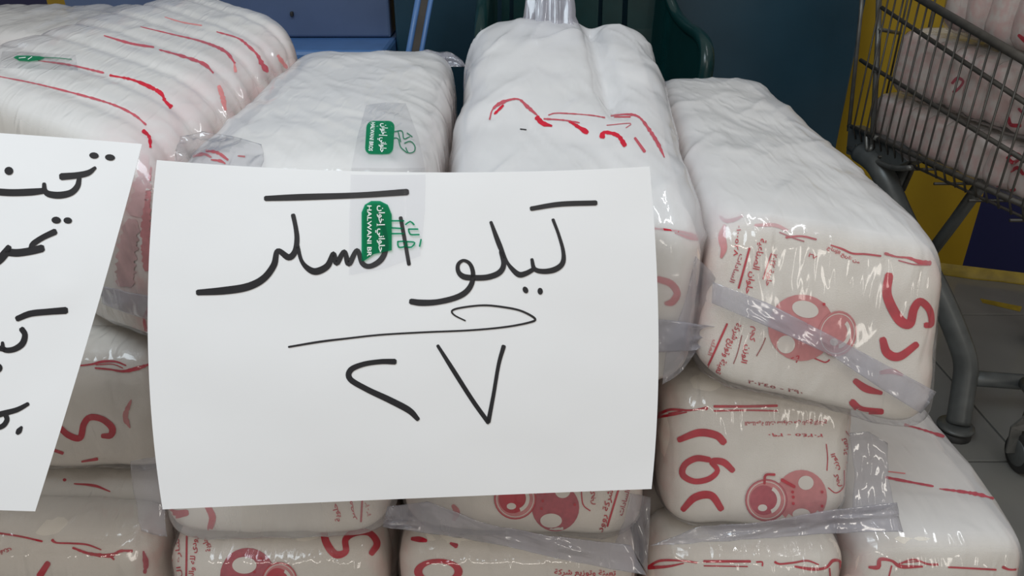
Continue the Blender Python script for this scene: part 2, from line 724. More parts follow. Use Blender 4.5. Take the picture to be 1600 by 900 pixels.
def _mk():
    base = 0xFE80
    four = lambda ch, c: _AR.__setitem__(ch, (c, c + 1, c + 2, c + 3))
    two = lambda ch, c: _AR.__setitem__(ch, (c, c + 1, None, None))
    two('ا', 0xFE8D); two('أ', 0xFE83); two('إ', 0xFE87); two('ة', 0xFE93)
    four('ب', 0xFE8F); four('ت', 0xFE95); four('ث', 0xFE99); four('ج', 0xFE9D); four('ح', 0xFEA1); four('خ', 0xFEA5)
    two('د', 0xFEA9); two('ذ', 0xFEAB); two('ر', 0xFEAD); two('ز', 0xFEAF)
    four('س', 0xFEB1); four('ش', 0xFEB5); four('ص', 0xFEB9); four('ض', 0xFEBD); four('ط', 0xFEC1); four('ظ', 0xFEC5)
    four('ع', 0xFEC9); four('غ', 0xFECD); four('ف', 0xFED1); four('ق', 0xFED5); four('ك', 0xFED9); four('ل', 0xFEDD)
    four('م', 0xFEE1); four('ن', 0xFEE5); four('ه', 0xFEE9); two('و', 0xFEED); four('ي', 0xFEF1); four('ئ', 0xFE89)


_mk()


def shape_ar(s):
    out = []
    for i, ch in enumerate(s):
        if ch not in _AR:
            out.append(ch)
            continue
        prev = i > 0 and s[i - 1] in _AR and _AR[s[i - 1]][2] is not None
        nxt = i + 1 < len(s) and s[i + 1] in _AR and _AR[ch][2] is not None
        f = _AR[ch]
        c = f[3] if prev and nxt else f[1] if prev else f[2] if nxt else f[0]
        out.append(chr(c))
    # runs of digits keep their order, everything else is laid right to left
    rev = []
    run = ''
    for ch in out:
        if ch in '٠١٢٣٤٥٦٧٨٩/-':
            run += ch
        else:
            if run:
                rev.append(run)
                run = ''
            rev.append(ch)
    if run:
        rev.append(run)
    return ''.join(reversed(rev))


_glyph_cache = {}


def glyphs(s):
    if s in _glyph_cache:
        return _glyph_cache[s]
    body = shape_ar(s) if any(c in _AR for c in s) else s
    c = bpy.data.curves.new('lettering', 'FONT')
    c.body = body
    c.size = 1.0
    c.resolution_u = 2
    c.offset = 0.018
    o = bpy.data.objects.new('lettering', c)
    COL.objects.link(o)
    bpy.context.view_layer.update()
    dg = bpy.context.evaluated_depsgraph_get()
    me = o.evaluated_get(dg).to_mesh()
    vs = [(v.co.x, v.co.y) for v in me.vertices]
    fs = [tuple(p.vertices) for p in me.polygons]
    o.evaluated_get(dg).to_mesh_clear()
    bpy.data.objects.remove(o)
    bpy.data.curves.remove(c)
    if vs:
        x0 = min(v[0] for v in vs)
        wd = max(v[0] for v in vs) - x0
        vs = [(x - x0, y) for x, y in vs]
    else:
        wd = 1
    _glyph_cache[s] = (vs, fs, wd)
    return _glyph_cache[s]


# ------------------------------------------------------------------ sugar bales
def corners(f, b):
    """front and back faces, each bottom-left, bottom-right, top-right, top-left"""
    return [Vector(p) for p in f], [Vector(p) for p in b]


def bale_map(C, a, b, s):
    """trilinear map: a across (-1..1), b up (-1..1), s back (0..1); numpy arrays"""
    f, bk = C
    f = np.array([tuple(v) for v in f])
    bk = np.array([tuple(v) for v in bk])
    wa, wb = (a + 1) / 2, (b + 1) / 2
    w = [(1 - wa) * (1 - wb), wa * (1 - wb), wa * wb, (1 - wa) * wb]
    pf = sum(w[i][:, None] * f[i][None] for i in range(4))
    pb = sum(w[i][:, None] * bk[i][None] for i in range(4))
    return pf * (1 - s)[:, None] + pb * s[:, None]


def vnoise(P_, scale, seed, octaves=1):
    off = Vector((seed * 13.7, seed * 7.1, seed * 3.3))
    out = np.empty(len(P_))
    for i, p in enumerate(P_):
        v = Vector(p) * scale + off
        x = noise.noise(v)
        if octaves > 1:
            x += 0.5 * noise.noise(v * 2.1)
        out[i] = x
    return out


def normals_of(P_, faces):
    N_ = np.zeros_like(P_)
    F = np.array(faces)
    n = np.cross(P_[F[:, 2]] - P_[F[:, 0]], P_[F[:, 3]] - P_[F[:, 1]])
    for k in range(4):
        np.add.at(N_, F[:, k], n)
    l = np.linalg.norm(N_, axis=1)
    l[l == 0] = 1
    return N_ / l[:, None]


def pnorm(g, p, q):
    """round a cube into a filled-bag shape; p rounds the outline, q rounds across the thickness"""
    ab = (np.abs(g[:, 0]) ** p + np.abs(g[:, 2]) ** p) ** (1 / p)
    n = (ab ** q + np.abs(g[:, 1]) ** q) ** (1 / q)
    return g / n[:, None]


def make_bale(label, C, nbags, seed, wrap=M_WRAP, hi=True, wrap_amp=0.0028, pe=5.0, tight=0.965, group=None, seg_dip=0.02, side=0.25,
              name='sugar_bale', wrap_scale=(1.012, 1.03), bag_amp=0.0022, overlap=1.12, wrap_res=None, qe=4.0, be=None, haze=0.0, lift=0.03, front_haze=0.0, fold=None, valley=None, bag_drop=0.0, side_from=0.80, top_from=0.45):
    base = sum(((C[0][i] + C[1][i]) for i in range(2)), Vector()) / 4
    t = thing(name, label, 'sugar bale', base, group)
    bags = []
    for i in range(nbags):
        n = (26, 9, 20) if (hi and i == 0) else ((14, 7, 12) if hi else (10, 6, 8))
        g, fs = cube_grid(*n)
        q = pnorm(g, be or pe + 1.0, qe)
        s0, s1 = i / nbags, (i + 1) / nbags
        mid, half = (s0 + s1) / 2, (s1 - s0) / 2 * overlap
        if i == 0:
            mid += 0.06 * half
        rs = random.Random(seed * 100 + i)
        k = tight - rs.uniform(0, 0.012)
        pa = q[:, 0] * k
        pb = q[:, 2] * k + rs.uniform(-0.012, 0.012) - bag_drop * (q[:, 2] > 0) * q[:, 2] * min(1.0, i / 1.5)
        ps = mid + q[:, 1] * half
        W = bale_map(C, pa, pb, ps)
        N_ = normals_of(W, fs)
        d = vnoise(W, 26, seed + i, 2) * bag_amp
        W = W + N_ * d[:, None]
        o = link_mesh('sugar_bag', W, fs, M_SUGAR, t)
        # printed side panels of the bag
        sp = np.clip((np.abs(q[:, 0]) - side_from) / 0.17, 0, 1) * side
        at = o.data.attributes.new('side_print', 'FLOAT', 'POINT')
        at.data.foreach_set('value', sp.astype(np.float32))
        bags.append(o)
    # outer wrap
    n = wrap_res or ((60, 120, 36) if haze > 0 else (44, 84, 36) if hi else (20, 34, 16))
    g, fs = cube_grid(*n)
    q = pnorm(g, pe + 1.5, 9.0)
    pa, pb = q[:, 0] * wrap_scale[0], q[:, 2] * wrap_scale[0]
    ps = 0.5 + q[:, 1] * 0.5 * wrap_scale[1]
    dip = 1 - seg_dip * (0.5 - 0.5 * np.cos(2 * math.pi * nbags * np.clip(ps, 0, 1))) ** 3 if seg_dip else np.ones(len(ps))
    dip = 1 - seg_dip * np.abs(np.cos(math.pi * nbags * np.clip(ps, 0, 1))) ** 8
    topness = np.clip((q[:, 2] - top_from) / (0.85 - top_from), 0, 1) * np.clip((q[:, 1] + 0.985) / 0.06, 0, 1)
    lay = haze * topness + front_haze * np.clip((-q[:, 1] - 0.9) / 0.08, 0, 1)
    pb = pb + (lift * topness if haze > 0 else 0)
    W = bale_map(C, pa * dip, pb * dip, ps)
    N_ = normals_of(W, fs)
    # creases: ridges running across the bale at a slant
    rr = random.Random(seed)
    ang = fold if fold is not None else rr.uniform(-0.5, 0.5)
    R = Matrix.Diagonal((30, 6, 20)) @ Matrix.Rotation(ang, 3, 'Z')
    a1 = vnoise(W @ np.array(R).T, 1.0, seed + 31)
    a2 = vnoise(W, 13, seed + 57, 2)
    R3 = Matrix.Diagonal((60, 11, 34)) @ Matrix.Rotation(ang * 0.5 - 0.5, 3, 'Z')
    a3 = vnoise(W @ np.array(R3).T, 1.0, seed + 77)
    r1 = np.clip(1 - np.abs(a1) * 3.0, 0, 1) ** 2
    r3 = np.clip(1 - np.abs(a3) * 3.2, 0, 1) ** 2
    d = wrap_amp * (0.75 * r1 * np.clip(0.4 + a2, 0, 1) + 0.42 * r3 * np.clip(0.5 - a2, 0, 1) + 0.9 * a2)
    if valley is not None:                  # a deep fold running away from the gathered neck
        (va0, vs0), (va1, vs1), depth, wid = valley
        f_ = np.clip((ps - vs1) / (vs0 - vs1), 0, 1)
        ctr = va1 + (va0 - va1) * f_
        d = d - depth * np.exp(-((q[:, 0] - ctr) / wid) ** 2) * topness * np.clip((ps - vs1) / 0.15, 0, 1) * np.clip((vs0 + 0.08 - ps) / 0.06, 0, 1)
    d = np.maximum(d, (-0.0008 if haze > 0 else -0.003) if valley is None else -0.03)
    W = W + N_ * d[:, None]
    w = link_mesh('plastic_wrap', W, fs, wrap, t)
    at = w.data.attributes.new('layers', 'FLOAT', 'POINT')
    at.data.foreach_set('value', lay.astype(np.float32))
    return t, bags, w


def rect(x0, x1, zb, zt, yb, yt=None):
    yt = yb if yt is None else yt
    return [(x0, yb, zb), (x1, yb, zb), (x1, yt, zt), (x0, yt, zt)]


BALES = {}
G_LOW, G_MID, G_TOP = 'bottom row of sugar bales', 'middle row of sugar bales', 'top row of sugar bales'


def bale(key, label, f, b, n, seed, **kw):
    BALES[key] = make_bale(label, corners(f, b), n, seed, **kw)
    return BALES[key]


# ------------------------------------------------------------------ the setting
# floor: single glossy tiles with dark grout between them
fl = struct(link_mesh('floor', [(-3.2, -1.2, -0.006), (3.4, -1.2, -0.006), (3.4, 3.6, -0.006), (-3.2, 3.6, -0.006)], [(0, 1, 2, 3)], M_GROUT, smooth=False))
TS = 0.6
tile_me = None
for i in range(-7, 4):
    for j in range(-4, 4):
        cx, cy = 1.045 + (i + 0.5) * TS, 1.22 + (j + 0.5) * TS
        if tile_me is None:
            o = box('tile', (0, 0, 0), (TS - 0.005, TS - 0.005, 0.012), M_TILE, bevel=0.0015)
            tile_me = o.data
        else:
            o = bpy.data.objects.new('tile', tile_me)
            COL.objects.link(o)
        o.location = (cx, cy, -0.006)
        o.parent = fl

# wall: runs behind everything, turned a little, painted in slanting bands
wp0 = PZ(1480, 426, 0)
wp1 = PZ(1600, 441, 0)
wdir = (wp1 - wp0).normalized()
wang = math.atan2(wdir.y, wdir.x)
wn_ = Vector((-wdir.y, wdir.x, 0))


def wall_hit(px, py):
    r = ray(px, py)
    t = (wp0 - CAM).dot(wn_) / r.dot(wn_)
    p = CAM + r * t
    return (p - wp0).dot(wdir), p.z


ba, bz = wall_hit(1531, 322)
ca, cz = wall_hit(1501, 424)
WALL_K = (ba - ca) / (bz - cz)
WALL_PERIOD = 1.30
edge = ca - WALL_K * cz                 # yellow to the left of this line, navy to the right
WALL_OFF = -edge / WALL_PERIOD
wm = text_wall_mat()
vs = []
for a in (-4.6, 1.6):
    for th in (0.0, 0.12):
        for z in (0, 2.6):
            vs.append((a, th, z))
wl = link_mesh('wall_back', vs, [(0, 1, 5, 4), (2, 6, 7, 3), (0, 4, 6, 2), (1, 3, 7, 5), (0, 2, 3, 1), (4, 5, 7, 6)], wm, smooth=False)
wl.location = wp0
wl.rotation_euler = (0, 0, wang)
struct(wl)
# uneven yellow strip along the wall's foot
vs, fs = [], []
for i in range(90):
    a = -4.6 + 6.2 * i / 89
    w_ = 0.022 + 0.008 * noise.noise(Vector((a * 9, 0, 0)))
    for off, z in ((0.0, 0.03), (-w_, 0.006), (-w_, 0.0006), ):
        vs.append(wp0 + wdir * a + wn_ * (off - 0.001) + Vector((0, 0, z)))
for i in range(89):
    for k in range(2):
        a = i * 3 + k
        fs.append((a, a + 1, a + 4, a + 3))
struct(link_mesh('trim_1', vs, fs, M_YPAINT))
# worn yellow mark painted on the floor
mk = [PZ(1531, 466, 0.0006), PZ(1597, 479, 0.0006), PZ(1594, 487, 0.0006), PZ(1535, 473, 0.0006)]
struct(link_mesh('trim_2', mk, [(0, 1, 2, 3)], M_YPAINT, smooth=False))

# ------------------------------------------------------------------ things behind the stack
# dark teal chest against the wall
ct = thing('metal_cabinet', 'long dark teal painted metal cabinet behind the green chair', 'cabinet', (0.47, 2.02, 0))
cx0, cx1 = PY(609, 30, 2.0).x + 0.012, PY(1342, 60, 2.0).x
cxm, cxw = (cx0 + cx1) / 2, cx1 - cx0
box('body', (cxm, 2.05, 0.61), (cxw, 0.10, 1.10), M_TEAL, ct, bevel=0.006)
box('plinth', (cxm, 2.06, 0.03), (cxw - 0.05, 0.08, 0.06), M_RUBBER, ct)
box('lid', (cxm, 2.045, 1.18), (cxw + 0.02, 0.13, 0.04), M_TEAL, ct, bevel=0.006)
# blue-grey locker on a bright blue plinth
lk = thing('metal_locker', 'blue-grey painted metal locker on a bright blue base behind the left bales', 'locker', (-0.72, 2.15, 0))
xr = PY(609, 30, 2.0).x
box('body', (xr - 0.40, 2.10, 1.05), (0.80, 0.20, 0.70), M_BLUEGREY, lk, bevel=0.006)
box('base', (xr - 0.40, 2.02, 0.349), (0.82, 0.36, 0.698), M_BLUE, lk, bevel=0.01)
kp = PY(456, 22, 1.995)
box('keyhole', tuple(kp), (0.008, 0.012, 0.012), M_RUBBER, lk, bevel=0.003)

# narrow upright with two blue edges
nr = thing('narrow_ladder', 'narrow dark stand with two slim blue edge rails beside the locker', 'stand', tuple(PY(640, 170, 1.75)))
nr.location.z = 0
top_l, top_r = PY(664, -60, 1.75), PY(684, -60, 1.75)
bot_l, bot_r = PY(636, 95, 1.72), PY(656, 95, 1.72)


def down(a, b):
    d = (b - a)
    return a + d * ((0.0 - a.z) / d.z)


tube('edge_rail', [top_l, bot_l, down(top_l, bot_l)], 0.0065, M_BLUE, nr, 8)
tube('edge_rail', [top_r, bot_r, down(top_r, bot_r)], 0.0055, M_BLUE, nr, 8)
dl, dr = down(top_l, bot_l), down(top_r, bot_r)
e = Vector((0, 0.006, 0))
link_mesh('board', [top_l, top_r, dr, dl, top_l + e, top_r + e, dr + e, dl + e],
          [(0, 1, 2, 3), (7, 6, 5, 4), (0, 4, 5, 1), (1, 5, 6, 2), (2, 6, 7, 3), (3, 7, 4, 0)], M_BROWNB, nr, smooth=False)

# green plastic armchair, facing the camera
CY = 1.78
ch = thing('plastic_armchair', 'dark green moulded plastic armchair with slatted back behind the tied bale', 'chair', (0.20, CY, 0))


def strip(name, pts, wid, thick, mat, parent, facing=Vector((0, -1, 0))):
    """curved flat band through pts"""
    vs, fs = [], []
    pts = [Vector(p) for p in pts]
    n = len(pts)
    for i, p in enumerate(pts):
        d = (pts[min(i + 1, n - 1)] - pts[max(i - 1, 0)]).normalized()
        side = d.cross(facing).normalized()
        w_ = wid[i] if hasattr(wid, '__len__') else wid
        for (a, b) in ((-1, -1), (1, -1), (1, 1), (-1, 1)):
            vs.append(p + side * a * w_ / 2 + facing * (-b) * thick / 2)
    for i in range(n - 1):
        for k in range(4):
            a, b = i * 4 + k, i * 4 + (k + 1) % 4
            fs.append((a, b, b + 4, a + 4))
    fs.append((0, 1, 2, 3))
    fs.append(tuple(reversed(range((n - 1) * 4, n * 4))))
    return link_mesh(name, vs, fs, mat, parent, smooth=False)


def smooth3(pts, k=6):
    out = []
    A = [Vector(p) for p in pts]
    n = len(A)
    for i in range(n - 1):
        p0, p1, p2, p3 = A[max(i - 1, 0)], A[i], A[i + 1], A[min(i + 2, n - 1)]
        for j in range(k):
            t = j / k
            out.append(0.5 * ((2 * p1) + (p2 - p0) * t + (2 * p0 - 5 * p1 + 4 * p2 - p3) * t * t + (3 * p1 - p0 - 3 * p2 + p3) * t ** 3))
    out.append(A[-1])
    return out


rim_r = [PY(1038, -75, CY + 0.10), PY(1040, -30, CY + 0.07), PY(1047, 0, CY + 0.03), PY(1058, 24, CY), PY(1075, 43, CY - 0.06), PY(1093, 56, CY - 0.12), PY(1103, 74, CY - 0.16), PY(1104, 100, CY - 0.18), PY(1098, 135, CY - 0.18)]
leg_r = Vector((rim_r[-1].x + 0.015, rim_r[-1].y - 0.01, 0.0))
sr = smooth3(rim_r)
tube('side_rim', sr, [0.013 + 0.006 * (i / len(sr)) for i in range(len(sr))], M_CHAIR, ch, 10, flat=0.8)
tube('leg', [rim_r[-1], rim_r[-1].lerp(leg_r, 0.5), leg_r], [0.019, 0.022, 0.02], M_CHAIR, ch, 10)
rim_l = [PY(765, -75, CY + 0.10), PY(762, -30, CY + 0.05), PY(756, 0, CY - 0.05), PY(753, 25, CY - 0.12), PY(751, 60, CY - 0.17), PY(752, 110, CY - 0.18)]
leg_l = Vector((rim_l[-1].x - 0.015, rim_l[-1].y - 0.01, 0.0))
sl = smooth3(rim_l)
tube('side_rim', sl, 0.016, M_CHAIR, ch, 10, flat=0.8)
tube('leg', [rim_l[-1], rim_l[-1].lerp(leg_l, 0.5), leg_l], [0.019, 0.022, 0.02], M_CHAIR, ch, 10)
xa, xb = leg_l.x + 0.04, leg_r.x - 0.04
for x in (xa, xb):
    tube('leg', [(x, CY + 0.08, 0.42), (x, CY + 0.12, 0.2), (x, CY + 0.17, 0.0)], [0.018, 0.02, 0.018], M_CHAIR, ch, 10)
# seat and its front lip
g, fs = cube_grid(8, 8, 2)
W = []
for x, y, z in pnorm(g, 6, 6):
    W.append((0.5 * (xa + xb) + x * 0.5 * (xb - xa), CY - 0.05 + y * 0.19, 0.42 + z * 0.016 - 0.02 * (1 - x * x)))
link_mesh('seat', W, fs, M_CHAIR, ch)
# arm webs between rim and seat
for rim, sx in ((sr, -1), (sl, 1)):
    vs, fs = [], []
    low = [p for p in rim if p.z < 0.93]
    for p in low:
        vs += [p, Vector((p.x + sx * 0.012, p.y + 0.004, 0.40))]
    n0 = len(vs)
    vs += [v + Vector((sx * 0.008, 0.006, 0)) for v in vs]
    for i in range(len(low) - 1):
        fs.append((2 * i, 2 * i + 1, 2 * i + 3, 2 * i + 2))
        fs.append((n0 + 2 * i, n0 + 2 * i + 2, n0 + 2 * i + 3, n0 + 2 * i + 1))
    link_mesh('arm_panel', vs, fs, M_CHAIR, ch, smooth=False)
# back slats
for pa_, pb_ in ((762, 778), (784, 797), (803, 938), (944, 976), (984, 1046)):
    t0, t1 = PY(pa_, -70, CY + 0.10), PY(pb_, -70, CY + 0.10)
    b0, b1 = PY(pa_ - 2, 180, CY + 0.06), PY(pb_ - 4, 180, CY + 0.06)
    b0.z = b1.z = 0.42
    vs = []
    for k in range(7):
        f = k / 6
        bow = 0.02 * math.sin(f * math.pi)
        for a, b in ((t0, b0), (t1, b1)):
            p = a.lerp(b, f)
            vs += [p + Vector((0, bow, 0)), p + Vector((0, bow + 0.012, 0))]
    fs = []
    for k in range(6):
        o_ = k * 4
        fs += [(o_, o_ + 4, o_ + 6, o_ + 2), (o_ + 1, o_ + 3, o_ + 7, o_ + 5), (o_, o_ + 1, o_ + 5, o_ + 4), (o_ + 2, o_ + 6, o_ + 7, o_ + 3)]
    fs += [(0, 2, 3, 1), (24, 25, 27, 26)]
    link_mesh('back_slat', vs, fs, M_CHAIR, ch, smooth=False)
tl_, tr_ = PY(758, -70, CY + 0.10), PY(1050, -70, CY + 0.10)
tube('top_rail', smooth3([tl_, tl_.lerp(tr_, 0.3) + Vector((0, 0.03, 0.05)), tl_.lerp(tr_, 0.7) + Vector((0, 0.03, 0.05)), tr_]), 0.018, M_CHAIR, ch, 10)

# ------------------------------------------------------------------ shopping cart
XC = 0.775                               # the cart's near side panel
ca_ = thing('shopping_cart', 'grey wire shopping cart loaded with sugar bales against the painted wall', 'cart', (1.05, 1.45, 0))


def rail_pts(p0, p1, x=XC):
    return PX(p0[0], p0[1], x), PX(p1[0], p1[1], x)


def extend(a, b, y):
    d = b - a
    return a + d * ((y - a.y) / d.y)


YN = 0.98                                # where the cart's near end is, outside the frame
rails = []
for (p0, p1, r) in (((1441, 0), (1600, 93), 0.0075), ((1378, 12), (1600, 159), 0.0042), ((1345, 94), (1600, 250), 0.0042), ((1372, 217), (1600, 321), 0.0048)):
    a, b = rail_pts(p0, p1)
    rails.append((a, b, r))
BACK_Y = extend(rails[1][0], rails[1][1], 1.72).y
r_top = (extend(rails[0][0], rails[0][1], 1.60), extend(rails[0][0], rails[0][1], YN))
tube('rim', [extend(rails[0][0], rails[0][1], 1.72), r_top[1]], 0.0075, M_WIRE, ca_, 8)
for a, b, r in rails[1:]:
    tube('wire', [a if a.y > 1.6 else extend(a, b, 1.72), extend(a, b, YN)], r, M_WIRE, ca_, 8)
# upright wires of the near side
bot_a, bot_b = rails[3][0], rails[3][1]
top_a, top_b = rails[0][0], rails[0][1]
y = 1.70
wire_n = 0
while y > YN:
    tp = extend(top_a, top_b, y)
    bt = extend(bot_a, bot_b, y)
    tp.x = XC - 0.004
    bt.x = XC - 0.004
    lo = bt + Vector((0.010, 0, -0.024))
    tube('wire', [tp, bt, lo], 0.0019, M_WIRE, ca_, 6)
    wire_n += 1
    y -= 0.0325
# far side panel, seen between the bales
for k in range(9):
    y = 1.68 - k * 0.085
    tube('wire', [(XC + 0.46, y, 0.95), (XC + 0.42, y, 0.56)], 0.0021, M_WIRE, ca_, 6)
for z in (0.58, 0.72, 0.85, 0.95):
    tube('wire', [(XC + 0.42 + (z - 0.56) * 0.1, 1.72, z), (XC + 0.42 + (z - 0.56) * 0.1, YN, z)], 0.004, M_WIRE, ca_, 8)
# basket floor
for k in range(12):
    x = XC + 0.02 + k * 0.036
    tube('floor_wire', [(x, 1.70, 0.523), (x, YN, 0.60)], 0.0025, M_WIRE, ca_, 6)
for k in range(7):
    y = 1.68 - k * 0.115
    z = 0.518 + (1.70 - y) / (1.70 - YN) * 0.077
    tube('floor_wire', [(XC, y, z), (XC + 0.42, y, z)], 0.003, M_WIRE, ca_, 6)
# hinged gate at the far end
gp = [PX(1374, -40, XC + 0.005), PX(1372, 60, XC + 0.005), PX(1363, 226, XC + 0.005)]
g0, g1, g2 = gp
tube('gate_rod', [g0, g1, g2], 0.0062, M_STEEL, ca_, 8)
hk = PX(1356, 228, XC + 0.003)
tube('gate_rod', smooth3([g2, PX(1360, 234, XC), PX(1355, 233, XC), PX(1354, 205, XC)], 4), 0.005, M_STEEL, ca_, 8)
o1 = [PX(1349, -40, XC + 0.03), PX(1345, 20, XC + 0.03), PX(1326, 205, XC + 0.03)]
tube('gate_rod', o1, 0.0048, M_STEEL, ca_, 8)
tube('gate_rod', [PX(1345, 94, XC + 0.01), PX(1372, 112, XC)], 0.0045, M_STEEL, ca_, 8)
tube('gate_rod', [PX(1375, 46, XC), PX(1406, 52, XC + 0.10)], 0.004, M_STEEL, ca_, 8)
tube('gate_rod', [PX(1327, 197, XC + 0.02), PX(1372, 217, XC)], 0.006, M_STEEL, ca_, 8)
for k in range(6):
    x = XC + 0.08 + k * 0.06
    tube('gate_wire', [(x, 1.76, 0.95), (x, 1.755, 0.55)], 0.0022, M_WIRE, ca_, 6)
tube('handle', [(XC - 0.01, 1.80, 0.99), (XC + 0.47, 1.80, 0.99)], 0.014, M_RUBBER, ca_, 10)
for x in (XC - 0.0, XC + 0.46):
    tube('handle_stem', [(x, 1.80, 0.99), (x, 1.74, 0.92)], 0.01, M_STEEL, ca_, 8)
# bracket under the basket, frame tubes, feet and casters
bk = [PX(1326, 196, XC + 0.01), PX(1390, 226, XC + 0.005), PX(1418, 252, XC + 0.005), PX(1396, 262, XC + 0.005), PX(1352, 252, XC + 0.01), PX(1322, 240, XC + 0.01)]
vs = [p for p in bk] + [p + Vector((0.035, 0, 0)) for p in bk]
n = len(bk)
link_mesh('bracket', vs, [tuple(range(n)), tuple(reversed(range(n, 2 * n)))] + [(i, (i + 1) % n, n + (i + 1) % n, n + i) for i in range(n)], M_TUBE, ca_, smooth=False)
foot = PZ(1494, 690, 0.015)
f1 = [PX(1345, 238, XC + 0.01), PX(1374, 262, XC + 0.01), P(1405, 330, 1.63), P(1438, 400, 1.62), P(1472, 468, 1.62), P(1498, 530, 1.62), P(1509, 570, 1.625), P(1505, 610, 1.63), P(1497, 662, 1.635)]
tube('frame_tube', smooth3(f1), 0.0235, M_TUBE, ca_, 14, flat=0.85)
tube('frame_bar', [P(1512, 590, 1.63), P(1600, 597, 1.66), P(1720, 606, 1.70)], 0.0175, M_TUBE, ca_, 12, flat=0.6)
tube('frame_bar', [P(1533, 288, 1.52), P(1492, 345, 1.62), P(1452, 398, 1.70)], 0.0165, M_TUBE, ca_, 10, flat=0.8)
tube('wire', [P(1428, 258, 1.60), P(1411, 297, 1.66)], 0.005, M_WIRE, ca_, 8)
tube('wire', smooth3([PX(1326, 231, XC + 0.01), PX(1388, 260, XC), PX(1424, 262, XC)], 4), 0.0055, M_STEEL, ca_, 8)
# foot: collar plus rubber bumper
fc = P(1494, 664, 1.635)
v, f = [], []


def lathe(name, prof, c, mat, parent, axis='Z', seg=24):
    vs, fs = [], []
    for (r, h) in prof:
        for k in range(seg):
            a = 2 * math.pi * k / seg
            if axis == 'Z':
                vs.append(Vector(c) + Vector((r * math.cos(a), r * math.sin(a), h)))
            else:
                vs.append(Vector(c) + Vector((h, r * math.cos(a), r * math.sin(a))))
    n = len(prof)
    for i in range(n - 1):
        for k in range(seg):
            a, b = i * seg + k, i * seg + (k + 1) % seg
            fs.append((a, b, b + seg, a + seg))
    fs.append(tuple(reversed(range(seg))))
    fs.append(tuple(range((n - 1) * seg, n * seg)))
    return link_mesh(name, vs, fs, mat, parent)


fz = fc.z
lathe('foot_collar', [(0.024, 0.004), (0.036, 0.0), (0.037, -0.004), (0.026, -0.010)], (fc.x, fc.y, fz), M_TUBE, ca_)
lathe('foot_bumper', [(0.024, -0.008), (0.033, -0.014), (0.035, -0.03), (0.030, -0.042), (0.018, -fz + 0.001)], (fc.x, fc.y, fz), M_RUBBER, ca_)


def caster(c, name='caster'):
    w_ = lathe('wheel', [(0.012, -0.016), (0.036, -0.016), (0.0415, -0.011), (0.0425, 0.0), (0.0415, 0.011), (0.036, 0.016), (0.012, 0.016)], c, M_RUBBER, ca_, axis='X')
    lathe('hub', [(0.006, -0.019), (0.026, -0.018), (0.028, -0.016), (0.028, 0.016), (0.006, 0.019)], c, M_TUBE, ca_, axis='X')
    c = Vector(c)
    strip('fork', [c + Vector((-0.024, 0, 0)), c + Vector((-0.024, 0.012, 0.05)), c + Vector((0, 0.02, 0.07))], 0.025, 0.004, M_STEEL, ca_)
    tube('caster_stem', [c + Vector((0, 0.02, 0.068)), c + Vector((0, 0.02, 0.13))], 0.012, M_STEEL, ca_, 8)


cw = PZ(1600, 707, 0.043)
cw.z = 0.043
caster(tuple(cw))
caster((cw.x + 0.33, cw.y, 0.043))
caster((0.86, 1.66, 0.043))
caster((1.34, 1.66, 0.043))
tube('frame_tube', smooth3([(1.20, 1.30, 0.56), (1.30, 1.26, 0.35), (1.33, 1.22, 0.2), (cw.x + 0.33, cw.y + 0.02, 0.16)]), 0.02, M_TUBE, ca_, 12)
tube('frame_bar', [P(1600, 597, 1.66), (cw.x, cw.y + 0.02, 0.16)], 0.013, M_TUBE, ca_, 10)
for x, xt in ((0.86, 0.86), (1.34, 1.19)):
    tube('frame_tube', [(x, 1.68, 0.17), (xt, 1.60, 0.53)], 0.016, M_TUBE, ca_, 10)


# bales in the cart: the bags stand side by side along the cart
def cart_bale(key, label, yN, yF, zb, zt, seed, x0=XC + 0.022, x1=XC + 0.27, n=9):
    f = [(x0, yN, zb[1]), (x1, yN, zb[1]), (x1, yN, zt[1]), (x0, yN, zt[1])]
    b = [(x0, yF, zb[0]), (x1, yF, zb[0]), (x1, yF, zt[0]), (x0, yF, zt[0])]
    return bale(key, label, f, b, n, seed, wrap=M_WRAP_CLEAR, hi=False, side=0.40, side_from=0.7, group='sugar bales in the cart', overlap=1.04, bag_amp=0.003, seg_dip=0.03)


cart_bale('c1', 'lowest sugar bale lying on the floor of the cart', 1.05, 1.71, (0.535, 0.603), (0.640, 0.682), 201)
cart_bale('c2', 'middle sugar bale in the cart, level with the side wires', 1.05, 1.66, (0.646, 0.692), (0.785, 0.795), 202)
cart_bale('c3', 'topmost sugar bale in the cart, rising above the rim', 1.02, 1.52, (0.793, 0.803), (0.94, 0.95), 203, n=7)

# ------------------------------------------------------------------ platform the stack stands on
pf = box('display_platform', (-0.04, 0.765, 0.2155), (0.98, 0.56, 0.431), M_PLY, bevel=0.008)
tag(pf, 'low wooden platform carrying the stack of sugar bales', 'platform')
pf2 = box('display_platform', (-0.80, 1.20, 0.35), (0.40, 0.36, 0.70), M_PLY, bevel=0.008)
tag(pf2, 'higher wooden platform under the bale at the far left corner', 'platform')

